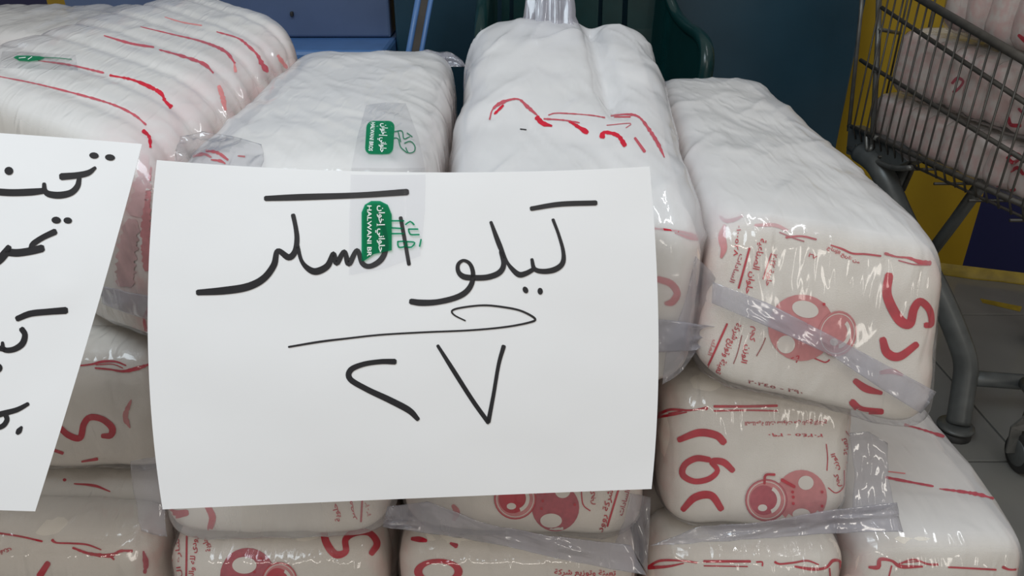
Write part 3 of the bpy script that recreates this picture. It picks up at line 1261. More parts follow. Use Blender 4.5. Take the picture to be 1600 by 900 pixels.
# ------------------------------------------------------------------ the stack of bales
# bottom row
Z0, Z1, Z2 = 0.436, 0.567, 0.700
bale('J', 'bottom-row sugar bale under the left sign at the lower left corner', rect(-0.50, -0.299, Z0, Z1, 0.445, 0.462), rect(-0.50, -0.299, Z0, Z1, 0.98), 8, 11, group=G_LOW, wrap=M_WRAP_CLEAR)
bale('K', 'bottom-row sugar bale with side lettering under the large sign\'s left half', rect(-0.296, -0.104, Z0, Z1, 0.44, 0.455), rect(-0.29, -0.10, Z0, Z1, 0.98), 8, 12, group=G_LOW, wrap=M_WRAP_CLEAR)
bale('L', 'bottom-row sugar bale with a red loop figure below the sign\'s right half', rect(-0.101, 0.111, Z0, Z1, 0.44, 0.455), rect(-0.098, 0.111, Z0, Z1, 0.98), 8, 13, group=G_LOW, wrap=M_WRAP_CLEAR)
bale('M', 'bottom-row sugar bale with ornamental red line, under the middle-row right bale', rect(0.114, 0.284, Z0, Z1, 0.44, 0.455), rect(0.114, 0.286, Z0, Z1, 0.98), 8, 14, group=G_LOW, wrap=M_WRAP_CLEAR)
bale('N', 'bottom-row sugar bale at the right end, its white top left uncovered', rect(0.287, 0.436, Z0, Z1, 0.44, 0.462), rect(0.292, 0.426, Z0, Z1 + 0.004, 0.98), 8, 15, group=G_LOW, wrap=M_WRAP_CLEAR, haze=0.55, qe=7.0, seg_dip=0.0, wrap_scale=(1.03, 1.035))
# middle row
bale('F', 'middle-row sugar bale at the left, with a red curl, between the two signs', rect(-0.50, -0.292, Z1 + 0.003, Z2, 0.535, 0.545), rect(-0.50, -0.295, Z1 + 0.004, Z2, 1.02), 8, 21, group=G_MID, wrap=M_WRAP_CLEAR)
bale('G', 'middle-row sugar bale with grey shaded underside behind the sign\'s lower left', rect(-0.290, -0.094, Z1 + 0.003, Z2, 0.450, 0.492), rect(-0.288, -0.098, Z1 + 0.004, Z2, 1.0), 8, 22, group=G_MID)
bale('H', 'middle-row sugar bale with a round red emblem below the sign\'s right half', [(-0.096, 0.452, Z1 + 0.008), (0.112, 0.448, Z1 + 0.003), (0.112, 0.490, Z2 - 0.004), (-0.094, 0.494, Z2)], rect(-0.094, 0.114, Z1 + 0.004, Z2, 1.0), 8, 23, group=G_MID, wrap=M_WRAP_CLEAR)
bale('I', 'middle-row sugar bale at the right with red figures in a column', [(0.121, 0.462, Z1 + 0.002), (0.284, 0.462, Z1 + 0.008), (0.281, 0.502, Z2 - 0.006), (0.121, 0.502, Z2 - 0.002)], rect(0.121, 0.286, Z1 + 0.004, Z2 - 0.004, 1.0), 8, 24, group=G_MID, wrap=M_WRAP_CLEAR)
# top row
eTL, eTR, eBR, eBL = PY(1112, 330, 0.505), PY(1498, 384, 0.505), PY(1462, 694, 0.468), PY(1074, 600, 0.468)
bale('E', 'tilted top-row sugar bale at the right end, its printed face turned outward', [eBL, eBR, eTR, eTL],
     [(0.172, 0.95, 0.715), (0.312, 0.95, 0.708), (0.300, 0.94, 0.838), (0.180, 0.94, 0.842)], 8, 31, group=G_TOP, wrap=M_WRAP_CLEAR, wrap_amp=0.0030, pe=5.5, fold=0.55, wrap_scale=(1.03, 1.045), haze=0.6, qe=7.0, seg_dip=0.0, overlap=1.06)
bale('D', 'top-row sugar bale with an upright gathered plastic neck', [(-0.050, 0.475, 0.705), (0.138, 0.475, 0.705), (0.140, 0.490, 0.842), (-0.050, 0.490, 0.846)],
     [(-0.058, 0.92, 0.705), (0.166, 0.92, 0.708), (0.158, 0.89, 0.912), (-0.046, 0.89, 0.922)], 8, 32, group=G_TOP, wrap=M_WRAP_CLEAR, wrap_amp=0.0042, pe=3.8, haze=0.72, fold=0.5, bag_drop=0.17, valley=((0.30, 0.93), (0.42, 0.35), 0.016, 0.10), front_haze=0.3, seg_dip=0.0, qe=7.0, overlap=1.06)
bale('C', 'top-row sugar bale that the large sign is taped to', [(-0.238, 0.480, 0.706), (-0.056, 0.480, 0.706), (-0.052, 0.492, 0.880), (-0.240, 0.492, 0.878)],
     [(-0.232, 0.88, 0.706), (-0.062, 0.88, 0.706), (-0.060, 0.87, 0.884), (-0.236, 0.87, 0.888)], 8, 33, group=G_TOP, wrap=M_WRAP_CLEAR, wrap_amp=0.0028, pe=4.8, fold=-0.4, haze=0.6, seg_dip=0.0, qe=7.0, overlap=1.06)
bale('B', 'top-row sugar bale at the left with red lines across its ribbed white top', [(-0.60, 0.74, 0.706), (-0.252, 0.50, 0.706), (-0.248, 0.505, 0.882), (-0.60, 0.75, 0.900)],
     [(-0.44, 1.10, 0.706), (-0.242, 0.85, 0.706), (-0.218, 0.85, 0.918), (-0.44, 1.10, 0.93)], 8, 34, group=G_TOP, wrap=M_WRAP_CLEAR, haze=0.5, wrap_amp=0.0016, pe=3.4, lift=0.01, fold=0.9, side_from=0.58, top_from=0.62, seg_dip=0.02, side=0.42, qe=4.5)
bale('A', 'white sugar bale at the far left corner, behind the ribbed bale', [(-0.58, 1.06, 0.703), (-0.58, 1.36, 0.703), (-0.58, 1.36, 0.868), (-0.58, 1.06, 0.868)],
     [(-1.0, 1.06, 0.703), (-1.0, 1.36, 0.703), (-1.0, 1.36, 0.868), (-1.0, 1.06, 0.868)], 6, 35, group=G_TOP, wrap=M_WRAP_CLEAR, haze=0.5, hi=True, seg_dip=0.03)

SURF = {k: Surf(v[1]) for k, v in BALES.items()}
WSURF = {k: Surf([v[2]]) for k, v in BALES.items()}


# ------------------------------------------------------------------ loose film: seal flaps, neck, tails
def film_patch(name, key, rows, mat, off=0.004, t0=0.6, amp=0.0022, sub=8, seed=1, smooth_depth=True):
    """film sheet given as rows of photo points; it lies on the bale's wrap or juts out at about the same depth"""
    W = WSURF[key]
    A = np.array(rows, float)              # rows x cols x 2
    nr_, nc_ = A.shape[:2]
    R_, C_ = (nr_ - 1) * sub + 1, (nc_ - 1) * sub + 1
    pts = np.zeros((R_, C_, 2))
    for i in range(R_):
        for j in range(C_):
            a, b = min(i // sub, nr_ - 2), min(j // sub, nc_ - 2)
            u, v = i / sub - a, j / sub - b
            pts[i, j] = A[a, b] * (1 - u) * (1 - v) + A[a + 1, b] * u * (1 - v) + A[a, b + 1] * (1 - u) * v + A[a + 1, b + 1] * u * v
    T = np.full((R_, C_), np.nan)
    for i in range(R_):
        for j in range(C_):
            h = W.hit(*pts[i, j])
            if h:
                T[i, j] = (h[0] - CAM).dot(Vector((0, CP, -SP)))
    known = T[~np.isnan(T)]
    lim = (np.median(known) if len(known) else t0)
    T = np.where(np.isnan(T), np.nan, np.clip(T, lim - 0.05, lim + 0.05))
    idx = np.argwhere(~np.isnan(T))
    for i in range(R_):
        for j in range(C_):
            if np.isnan(T[i, j]):
                if len(idx):
                    d = np.sum((idx - (i, j)) ** 2, axis=1)
                    k = idx[np.argmin(d)]
                    T[i, j] = T[tuple(k)]
                else:
                    T[i, j] = t0
    for _ in range(14):                     # a film sheet is stiff: even out the depth
        S = np.pad(T, 1, mode='edge')
        T = np.minimum(T, (S[:-2, 1:-1] + S[2:, 1:-1] + S[1:-1, :-2] + S[1:-1, 2:]) / 4 + 0.0004)
    vs, fs = [], []
    for i in range(R_):
        for j in range(C_):
            p = P(pts[i, j][0], pts[i, j][1], T[i, j] - off)
            nz = 1.6 * (0.5 - abs(noise.noise(Vector(p) * 48 + Vector((seed, 0, 0))))) + 0.7 * (0.5 - abs(noise.noise(Vector(p) * 110)))
            vs.append(p + Vector((0, -1, 0.4)) * nz * amp)
    for i in range(R_ - 1):
        for j in range(C_ - 1):
            a = i * C_ + j
            fs.append((a, a + C_, a + C_ + 1, a + 1))
    o = link_mesh(name, vs, fs, mat, BALES[key][0])
    md = o.modifiers.new('thickness', 'SOLIDIFY')
    md.thickness = 0.0003
    return o


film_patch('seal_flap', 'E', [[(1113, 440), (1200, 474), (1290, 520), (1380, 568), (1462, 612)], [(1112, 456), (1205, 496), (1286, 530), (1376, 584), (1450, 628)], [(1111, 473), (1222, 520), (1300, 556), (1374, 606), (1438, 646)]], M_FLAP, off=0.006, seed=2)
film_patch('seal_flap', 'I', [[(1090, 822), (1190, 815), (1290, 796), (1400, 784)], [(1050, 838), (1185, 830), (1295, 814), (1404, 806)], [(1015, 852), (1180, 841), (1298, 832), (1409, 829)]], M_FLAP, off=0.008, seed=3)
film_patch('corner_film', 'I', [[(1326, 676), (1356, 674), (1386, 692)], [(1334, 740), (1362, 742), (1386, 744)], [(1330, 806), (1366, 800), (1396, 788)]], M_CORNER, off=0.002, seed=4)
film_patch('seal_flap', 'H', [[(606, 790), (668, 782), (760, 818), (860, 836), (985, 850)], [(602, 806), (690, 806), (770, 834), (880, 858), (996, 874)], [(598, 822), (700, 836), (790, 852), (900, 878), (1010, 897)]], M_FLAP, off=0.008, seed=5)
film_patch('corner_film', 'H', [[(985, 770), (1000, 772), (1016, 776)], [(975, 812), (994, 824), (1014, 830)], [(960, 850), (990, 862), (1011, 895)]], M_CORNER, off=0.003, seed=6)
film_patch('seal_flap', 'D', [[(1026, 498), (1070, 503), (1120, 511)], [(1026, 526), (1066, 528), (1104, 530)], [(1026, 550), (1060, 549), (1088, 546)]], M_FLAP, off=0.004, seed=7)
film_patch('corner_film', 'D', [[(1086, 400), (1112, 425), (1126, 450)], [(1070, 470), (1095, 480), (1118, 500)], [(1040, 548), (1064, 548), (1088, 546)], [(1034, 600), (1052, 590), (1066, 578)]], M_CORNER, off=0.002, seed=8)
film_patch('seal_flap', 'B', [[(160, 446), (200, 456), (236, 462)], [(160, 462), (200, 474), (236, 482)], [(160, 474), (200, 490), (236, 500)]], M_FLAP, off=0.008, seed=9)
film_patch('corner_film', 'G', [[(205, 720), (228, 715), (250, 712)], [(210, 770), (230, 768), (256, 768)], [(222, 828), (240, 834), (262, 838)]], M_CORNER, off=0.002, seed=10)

film_patch('crumpled_film', 'C', [[(285, 214), (320, 206), (370, 214), (410, 226)], [(278, 236), (320, 232), (372, 236), (412, 244)], [(270, 262), (320, 262), (372, 264), (412, 266)]], M_WRAP_CLEAR, off=0.004, amp=0.004, sub=9, seed=12)

# gathered neck of the tied bale
dT = BALES['D'][0]
vs, fs = [], []
SEG, RNG = 72, 22
for j in range(RNG):
    f = j / (RNG - 1)
    py = 66 - f * 210
    t_ = 0.83 + 0.01 * f
    cx = 857 + 3 * f
    half = (27 + 24 * max(0, 0.18 - f) / 0.18 * 1.0 + 16 * f + 5 * math.sin(f * 9)) * t_ / FPX
    c = P(cx, py, t_)
    for k in range(SEG):
        a = 2 * math.pi * k / SEG
        pl = 1 + 0.16 * math.sin(9 * a + 2.0 * f) + 0.08 * math.sin(17 * a - 3 * f) + 0.05 * noise.noise(Vector((a * 2, f * 5, 1)))
        vs.append(c + Vector((math.cos(a) * half * pl, math.sin(a) * half * pl * 0.6, 0)))
for j in range(RNG - 1):
    for k in range(SEG):
        a, b = j * SEG + k, j * SEG + (k + 1) % SEG
        fs.append((a, b, b + SEG, a + SEG))
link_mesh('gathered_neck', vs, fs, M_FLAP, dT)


def tail(key, base, h, wpx, t, seed):
    """crumpled end of a wrap sticking up behind the bale"""
    vs, fs = [], []
    n, m = 22, 9
    for j in range(m):
        f = j / (m - 1)
        for i in range(n):
            u = i / (n - 1)
            px = base[0] + (u - 0.5) * wpx * (1 + 0.15 * f)
            hh = h * (0.55 + 0.9 * (0.5 + 0.5 * noise.noise(Vector((u * 4.2, seed, 0)))))
            env = math.sin(math.pi * u) ** 0.5
            py = base[1] + 8 - f * hh * env
            p = P(px, py, t + 0.012 * noise.noise(Vector((u * 9, f * 2, seed))) + 0.01 * f)
            vs.append(p)
    for j in range(m - 1):
        for i in range(n - 1):
            a = j * n + i
            fs.append((a, a + 1, a + n + 1, a + n))
    o = link_mesh('wrap_tail', vs, fs, M_FLAP, BALES[key][0])
    md = o.modifiers.new('thickness', 'SOLIDIFY')
    md.thickness = 0.0003


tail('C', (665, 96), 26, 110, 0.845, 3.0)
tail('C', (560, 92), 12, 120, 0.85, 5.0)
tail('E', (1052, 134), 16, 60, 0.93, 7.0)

# ------------------------------------------------------------------ red printing on the sugar bags
NM = {'red_ink': 'red_print', 'pale_red_ink': 'pale_print', 'faded_red_ink': 'faded_print', 'unprinted_film': 'emblem_window', 'dark_small_ink': 'small_lettering', 'black_marker': 'ink_mark'}


def emblem(pr, body, br, head, hr, holes, rot=0.0, dots=(), body_mat=M_PINK, head_mat=M_RED):
    pr.disc(body[0], body[1], br[0], br[1], body_mat, off=0.0006, rot=rot)
    for (x, y, rx, ry) in holes:
        pr.disc(x, y, rx, ry, M_CREAM, off=0.0010, rot=rot)
    pr.disc(head[0], head[1], hr[0], hr[1], M_ROSE, off=0.0012, rot=rot)
    pr.disc(head[0], head[1], hr[0], hr[1], head_mat, off=0.0014, rot=rot, r0=0.95, rings=1)
    pr.disc(head[0], head[1], hr[0] * 0.89, hr[1] * 0.89, M_CREAM, off=0.0014, rot=rot, r0=0.96, rings=1)
    pr.disc(head[0] - hr[0] * 0.12, head[1], hr[0] * 0.66, hr[1] * 0.70, head_mat, off=0.0014, rot=rot)
    pr.disc(head[0] + hr[0] * 0.02, head[1] - hr[1] * 0.02, hr[0] * 0.66, hr[1] * 0.68, M_CREAM, off=0.0016, rot=rot, r0=0.74, rings=1, a0=-1.1, a1=1.2)
    pr.disc(head[0] - hr[0] * 0.18, head[1] + hr[1] * 0.36, hr[0] * 0.22, hr[1] * 0.16, M_CREAM, off=0.0016, rot=rot)
    for (x, y) in dots:
        pr.disc(x, y, 2.4, 2.4, M_RED, off=0.0018, seg=10, rings=2)


# top right bale
pr = Prints(SURF['E'])
pr.stroke([(1389, 430, 13), (1386, 461, 15), (1404, 498, 16), (1421, 506, 14), (1428, 482, 13), (1438, 471, 12), (1452, 484, 11), (1455, 506, 9), (1446, 508, 9)], M_RED)
pr.stroke([(1379, 530, 11), (1386, 551, 14), (1405, 557, 13), (1432, 538, 10)], M_RED)
pr.stroke([(1336, 595, 9), (1353, 607, 12), (1377, 614, 6)], M_RED)
pr.stroke([(1331, 628, 11), (1346, 640, 11), (1378, 643, 9)], M_RED)
pr.stroke([(1376, 582, 6), (1394, 580, 8), (1410, 586, 4)], M_ROSE)
emblem(pr, (1252, 512), (52, 52), (1308, 521), (30, 36), [(1258, 483, 21, 13), (1228, 538, 14, 14)], rot=0.25,
       dots=[(1287, 475), (1261, 507), (1259, 519), (1215, 492)], body_mat=M_ROSE, head_mat=M_ROSE)
pr.stroke([(1236, 560), (1248, 556), (1244, 566)], M_RED, w=2)
pr.stroke([(1265, 556), (1278, 562), (1290, 566), (1296, 562)], M_RED, w=2.2)
pr.stroke([(1228, 371), (1252, 369), (1275, 374)], M_RED, w=3)
pr.stroke([(1218, 363), (1240, 372), (1256, 377)], M_PINK, w=2)
pr.stroke([(1298, 383, 2), (1316, 389, 3), (1332, 396, 3), (1352, 397, 3), (1376, 400, 3)], M_RED)
pr.stroke([(1383, 396, 5), (1400, 401, 3), (1420, 403, 4), (1436, 409, 6), (1453, 411, 7)], M_RED, rough=0.2)
pr.stroke([(1404, 407), (1428, 413), (1450, 414)], M_PINK, w=2)
pr.text('من تاريخ الإنتاج', (1292, 388), (1342, 412), 7, M_RED)
pr.text('٢٧', (1262, 400), (1274, 406), 9, M_RED)
pr.stroke([(1171, 388), (1154, 450)], M_RED, w=3.2)
pr.stroke([(1136, 506), (1099, 588)], M_RED, w=3.2)
pr.text('الصناعية', (1188, 372), (1176, 420), 14, M_RED)
pr.text('حلوان', (1173, 424), (1164, 458), 13, M_RED)
pr.text('حلوية ٢٠٢٢', (1207, 396), (1196, 446), 11, M_RED)
pr.stroke([(1205, 396), (1192, 436)], M_RED, w=1.8)
pr.text('٠١٠٠٥٢٨', (1152, 352), (1146, 400), 9, M_RED)
pr.text('السادات', (1156, 396), (1140, 440), 10, M_PINK)
pr.text('شركة', (1150, 504), (1143, 530), 12, M_RED)
pr.text('تعبئة وتوزيع', (1141, 530), (1118, 582), 13, M_RED)
pr.text('كجم', (1177, 510), (1171, 532), 12, M_RED)
pr.text('الوزن', (1166, 538), (1158, 566), 12, M_RED)
pr.stroke([(1159, 524), (1152, 552), (1146, 568)], M_BROWN, w=1.4)
pr.stroke([(1196, 528), (1190, 542), (1182, 556)], M_BROWN, w=1.6)
pr.text('المك', (1114, 530), (1106, 554), 9, M_ROSE)
pr.text('٠٢٢٨', (1084, 562), (1076, 586), 12, M_PINK)
pr.text('٢٠٢٤٥ - ٢٩٠', (1168, 598), (1254, 616), 7, M_BROWN)
pr.text('الصلاحية ثلاث سنوات من تاريخ الإنتاج', (1118, 596), (1280, 638), 8, M_BROWN)
pr.stroke([(1125, 338, 3), (1133, 345, 6), (1146, 344, 6), (1160, 338, 3)], M_PINK)
pr.stroke([(1132, 352, 4), (1128, 370, 12), (1131, 388, 10), (1127, 402, 4)], M_ROSE)
pr.stroke([(1180, 352, 4), (1210, 352, 6), (1230, 360, 4)], M_ROSE)
pr.flush(NM)

# middle row, right
pr = Prints(SURF['I'])
pr.stroke([(1027, 648, 5), (1048, 640, 4), (1078, 641, 3), (1104, 637, 3)], M_RED)
pr.stroke([(1027, 652, 4), (1050, 648, 4), (1073, 644, 2)], M_RED)
pr.stroke([(1045, 646), (1066, 642)], M_RED, w=2)
pr.disc(1103, 638, 3.5, 3, M_RED, seg=10, rings=2)
pr.stroke([(1116, 635), (1165, 635), (1214, 634)], M_RED, w=4)
pr.stroke([(1116, 642), (1165, 641), (1214, 642)], M_RED, w=2.6)
pr.stroke([(1061, 687, 9), (1092, 676, 12), (1119, 680, 12), (1131, 691, 11)], M_RED)
pr.stroke([(1108, 718, 9), (1088, 716, 10), (1070, 726, 10), (1067, 742, 10), (1085, 752, 9), (1108, 748, 9), (1121, 735, 8), (1112, 721, 9), (1130, 722, 11), (1145, 735, 9)], M_RED)
pr.stroke([(1067, 796, 9), (1086, 777, 12), (1111, 774, 12), (1127, 795, 10)], M_RED)
pr.stroke([(1097, 818, 7), (1118, 829, 10), (1122, 846, 10), (1108, 862, 8)], M_PINK)
emblem(pr, (1252, 776), (40, 42), (1197, 781), (33, 33), [(1259, 754, 12, 11), (1252, 803, 14, 9)], dots=[(1238, 768), (1239, 776), (1239, 786), (1284, 768), (1284, 790)], body_mat=M_ROSE, head_mat=M_PINK)
pr.stroke([(1194, 755), (1196, 742), (1210, 741)], M_RED, w=4, off=0.0016)
pr.stroke([(1221, 749), (1241, 760)], M_RED, w=5, off=0.0016)
pr.text('الصلاحية ثلاث سنوات من تاريخ الإنتاج', (1292, 658), (1164, 659), 8, M_RED)
pr.text('٢٠٢٤٥ - ٢٩٠', (1286, 678), (1200, 677), 7, M_RED)
pr.text('تعبئة وتوزيع', (1335, 746), (1322, 684), 12, M_RED)
pr.text('كجم', (1312, 760), (1309, 740), 10, M_RED)
pr.text('الوزن', (1311, 734), (1304, 708), 9, M_RED)
pr.stroke([(1291, 694), (1293, 715), (1292, 735)], M_RED, w=1.6)
pr.stroke([(1319, 735), (1318, 760), (1306, 770), (1294, 762)], M_RED, w=1.6)
pr.stroke([(1322, 674), (1341, 705), (1343, 745)], M_RED, w=1.6)
pr.flush(NM)

# middle row under the sign
pr = Prints(SURF['H'])
emblem(pr, (868, 793), (37, 37), (805, 779), (33, 32), [(879, 767, 12, 11), (861, 813, 17, 11)], dots=[(851, 770), (848, 782), (846, 794), (898, 788)])
pr.text('كجم', (926, 788), (930, 768), 11, M_RED)
pr.stroke([(908, 762), (911, 788), (922, 798)], M_RED, w=1.8)
pr.text('شركة روود', (941, 832), (958, 766), 12, M_RED)
pr.stroke([(966, 766), (949, 822)], M_RED, w=3)
pr.text('السادات', (972, 806), (984, 766), 10, M_PINK)
pr.stroke([(686, 833, 6), (696, 829, 10), (706, 828, 6)], M_RED)
pr.stroke([(708, 790, 6), (714, 800, 10), (709, 812, 5)], M_ROSE)
pr.flush(NM)
pr = Prints(SURF['G'])
pr.stroke([(246, 780, 7), (256, 792, 11), (272, 803, 13), (292, 801, 10)], M_RED)
pr.stroke([(324, 790, 9), (332, 808, 11), (328, 826, 9)], M_RED)
pr.text('حلوية', (532, 814), (526, 786), 11, M_RED)
pr.text('مصر', (556, 812), (550, 782), 10, M_RED)
pr.stroke([(566, 780), (564, 815)], M_RED, w=3)
pr.text('٢٠٢', (580, 806), (576, 784), 9, M_ROSE)
pr.flush(NM)
pr = Prints(SURF['F'])
pr.stroke([(118, 572, 2), (144, 569, 3), (160, 565, 4), (181, 565, 3), (197, 571, 2)], M_RED)
pr.stroke([(149, 575, 3), (171, 577, 3), (192, 580, 4), (213, 576, 6), (234, 569, 3)], M_RED, rough=0.2)
pr.stroke([(150, 570), (176, 569), (192, 575)], M_RED, w=1.5)
pr.stroke([(88, 662, 8), (106, 679, 10), (125, 684, 10), (131, 663, 10), (141, 652, 10), (160, 655, 10), (175, 668, 11), (173, 680, 10), (160, 681, 7)], M_RED)
pr.stroke([(128, 721, 3), (152, 717, 5)], M_RED)
pr.stroke([(84, 703, 5), (98, 708, 5)], M_RED)
pr.disc(138, 737, 34, 6, M_ROSE, r0=0.62, rings=1)
pr.stroke([(205, 625, 3), (196, 650, 8), (203, 668, 3)], M_ROSE, rough=0.4)
pr.flush(NM)

# bottom row
pr = Prints(SURF['J'])
pr.stroke([(-10, 832), (30, 838), (66, 846)], M_RED, w=3)
pr.stroke([(82, 844, 5), (88, 848, 3), (112, 849, 3), (136, 851, 3), (158, 859, 2)], M_RED)
pr.stroke([(114, 856, 3), (140, 865, 5), (172, 868, 6), (188, 861, 4), (206, 861, 5)], M_RED, rough=0.2)
pr.stroke([(172, 868, 4), (178, 874, 3)], M_RED)
pr.stroke([(75, 880, 9), (62, 900, 11)], M_RED)
pr.disc(101, 750, 3, 2.5, M_RED, seg=10, rings=2)
pr.stroke([(116, 756, 2), (148, 759, 4), (172, 768, 2)], M_RED)
pr.text('قرى', (18, 858), (0, 860), 9, M_RED)
pr.stroke([(224, 862, 4), (228, 880, 8), (226, 895, 4)], M_PINK, rough=0.3)
pr.flush(NM)
pr = Prints(SURF['K'])
pr.stroke([(504, 822, 10), (510, 848, 12), (524, 866, 12), (540, 862, 10), (540, 843, 10), (555, 832, 12), (577, 833, 10), (589, 849, 11), (580, 865, 9)], M_RED)
emblem(pr, (387, 900), (43, 44), (437, 908), (28, 30), [(382, 883, 19, 13)], dots=[(408, 873), (398, 893)])
pr.stroke([(258, 840), (256, 905)], M_RED, w=3)
pr.stroke([(292, 838), (291, 905)], M_RED, w=3)
pr.text('٠١٠١ ٢٨', (272, 900), (266, 840), 9, M_RED)
pr.text('شارع ال', (283, 902), (280, 842), 9, M_RED)
pr.text('زودى لله والد', (302, 905), (308, 838), 11, M_RED)
pr.text('حلوية', (330, 860), (322, 840), 11, M_RED)
pr.flush(NM)
pr = Prints(SURF['L'])
pr.disc(685, 893, 38, 20, M_RED, r0=0.66, rings=2)
pr.stroke([(644, 842, 6), (656, 843, 9), (666, 845, 5)], M_RED)
pr.stroke([(704, 849, 4), (713, 853, 8)], M_PINK)
pr.stroke([(610, 830, 6), (606, 860, 10), (608, 890, 6)], M_ROSE, rough=0.3)
pr.text('تعبئة وتوزيع شركة', (866, 897), (962, 899), 11, M_RED)
pr.flush(NM)
pr = Prints(SURF['M'])
pr.stroke([(1014, 885, 4), (1032, 876, 4), (1065, 876, 3), (1089, 879, 3)], M_RED)
pr.stroke([(1014, 887, 6), (1043, 885, 4), (1068, 880, 2)], M_RED)
pr.stroke([(1100, 877), (1172, 877)], M_RED, w=4)
pr.stroke([(1100, 884), (1168, 885)], M_RED, w=2)
pr.stroke([(1182, 878), (1191, 878), (1191, 884)], M_RED, w=2.5)
pr.stroke([(1211, 878, 4), (1218, 881, 3), (1240, 879, 3), (1261, 876, 3), (1279, 882, 2)], M_RED)
pr.stroke([(1242, 885, 3), (1268, 889, 5), (1290, 887, 4), (1301, 876, 5), (1312, 877, 4), (1313, 890, 4)], M_RED)
pr.stroke([(1296, 888), (1297, 900)], M_RED, w=2.5)
pr.flush(NM)
pr = Prints(SURF['N'])
pr.stroke([(1358, 886, 4), (1372, 886, 7), (1375, 874, 6), (1393, 876, 4), (1408, 885, 6), (1441, 885, 3)], M_RED)
pr.stroke([(1405, 881, 3), (1427, 874, 2.5), (1449, 881, 3), (1465, 882, 4)], M_RED)
pr.stroke([(1412, 879), (1436, 877)], M_RED, w=1.6)
pr.stroke([(1393, 884), (1389, 900)], M_RED, w=2.5)
pr.stroke([(1482, 886), (1556, 890)], M_RED, w=3)
pr.stroke([(1567, 886, 5), (1580, 890, 3), (1610, 887, 4)], M_RED)
pr.flush(NM)
pr = Prints(WSURF['N'], 'faded_print', split=True)
pr.stroke([(1414, 664, 4), (1440, 671, 3), (1474, 682, 5)], M_PINK, rough=0.3)
pr.stroke([(1384, 746, 4), (1420, 753, 4), (1458, 760, 3)], M_PINK, rough=0.2)
pr.stroke([(1468, 764, 2), (1500, 768, 4), (1530, 773, 5), (1552, 779, 3)], M_PINK, rough=0.4)
pr.stroke([(1388, 737), (1414, 740)], M_ROSE, w=2)
acc_N = pr

# tied bale
pr = Prints(WSURF['D'], 'faded_print', split=True)
pr.stroke([(765, 187, 2), (770, 171, 3), (785, 160, 5), (809, 155, 3), (824, 167, 5), (839, 180, 3)], M_PINK, rough=0.35)
pr.stroke([(773, 178), (786, 165)], M_RED, w=4, rough=0.3)
pr.stroke([(839, 184, 8), (848, 193, 8), (862, 197, 3)], M_RED, rough=0.2)
pr.stroke([(857, 180), (872, 177), (920, 180), (945, 184)], M_PINK, w=1.8, rough=0.3)
pr.stroke([(850, 186), (880, 188), (905, 192)], M_PINK, w=2.5, rough=0.3)
pr.stroke([(890, 190, 4), (917, 207, 8)], M_RED, rough=0.2)
pr.stroke([(941, 214, 9), (944, 207, 6), (965, 212, 6), (976, 227, 8)], M_RED, rough=0.2)
pr.stroke([(955, 181, 3), (980, 179, 4), (998, 183, 4), (1013, 201, 5), (1028, 225, 5), (1038, 246, 2)], M_PINK, rough=0.35)
pr.stroke([(960, 183), (985, 183)], M_RED, w=2)
pr.stroke([(992, 216, 4), (1007, 237, 5)], M_PINK)
pr.stroke([(948, 196), (985, 193), (978, 200)], M_PINK, w=1.3)
pr.stroke([(813, 202), (822, 203)], M_INK, w=2)
acc_D = pr
pr = Prints(SURF['D'])
pr.stroke([(1020, 357, 3), (1050, 360, 3), (1075, 365, 4), (1094, 372, 5)], M_RED, rough=0.2)
pr.stroke([(1055, 364, 2), (1078, 372, 5), (1094, 374, 4)], M_RED)
pr.stroke([(1028, 436, 10), (1048, 443, 11), (1058, 458, 11), (1050, 472, 11), (1040, 474, 6)], M_RED)
pr.flush(NM)

# ribbed bale on the left
pr = Prints(WSURF['B'], 'faded_print', split=True)
for s_, m_, r_ in (
        ([(-5, 119, 2), (60, 132, 2), (135, 151, 3.5), (180, 165, 3), (210, 180, 4), (228, 195, 3)], M_PINK, 0.35),
        ([(224, 205, 7), (233, 214, 5), (235, 230, 4)], M_RED, 0.3),
        ([(60, 95, 1.5), (110, 102, 3), (162, 114, 3)], M_PINK, 0.3),
        ([(172, 118, 3), (210, 126, 4), (249, 144, 6), (258, 158, 5), (267, 167, 7)], M_RED, 0.35),
        ([(163, 56, 2), (204, 68, 4), (240, 74, 3)], M_PINK, 0.2),
        ([(249, 78, 2), (285, 88, 4), (318, 100, 5), (333, 114, 3)], M_PINK, 0.35),
        ([(342, 135, 5), (347, 150, 8), (352, 171, 5)], M_ROSE, 0.3),
        ([(220, 42, 1.5), (270, 54, 2), (315, 65, 3), (351, 80, 5), (367, 99, 3)], M_PINK, 0.3),
        ([(366, 100, 3), (368, 112, 4)], M_ROSE, 0.3),
        ([(339, 50, 2), (372, 60, 3), (390, 74, 4), (402, 86, 4), (408, 98, 7), (417, 111, 8)], M_PINK, 0.35),
        ([(434, 87, 4), (441, 97, 6), (448, 106, 4)], M_ROSE, 0.3),
        ([(258, 27, 1.5), (285, 35, 2), (315, 40, 2)], M_ROSE, 0.2)):
    pr.stroke(s_, m_, rough=r_)
acc_B = pr
pr = Prints(SURF['B'])
for s_, m_ in (([(226, 246, 14), (222, 290, 24), (214, 330, 28)], M_BLUSH), ([(232, 300, 8), (228, 360, 14), (230, 420, 12)], M_ROSE), ([(206, 350, 26), (198, 400, 32), (196, 440, 26)], M_BLUSH), ([(236, 262, 3), (233, 282, 5)], M_RED), ([(232, 480, 4), (226, 500, 5), (230, 524, 6)], M_RED)):
    pr.stroke(s_, m_, rough=0.3)
pr.flush(NM)
pr = Prints(WSURF['C'], 'faded_print', split=True)
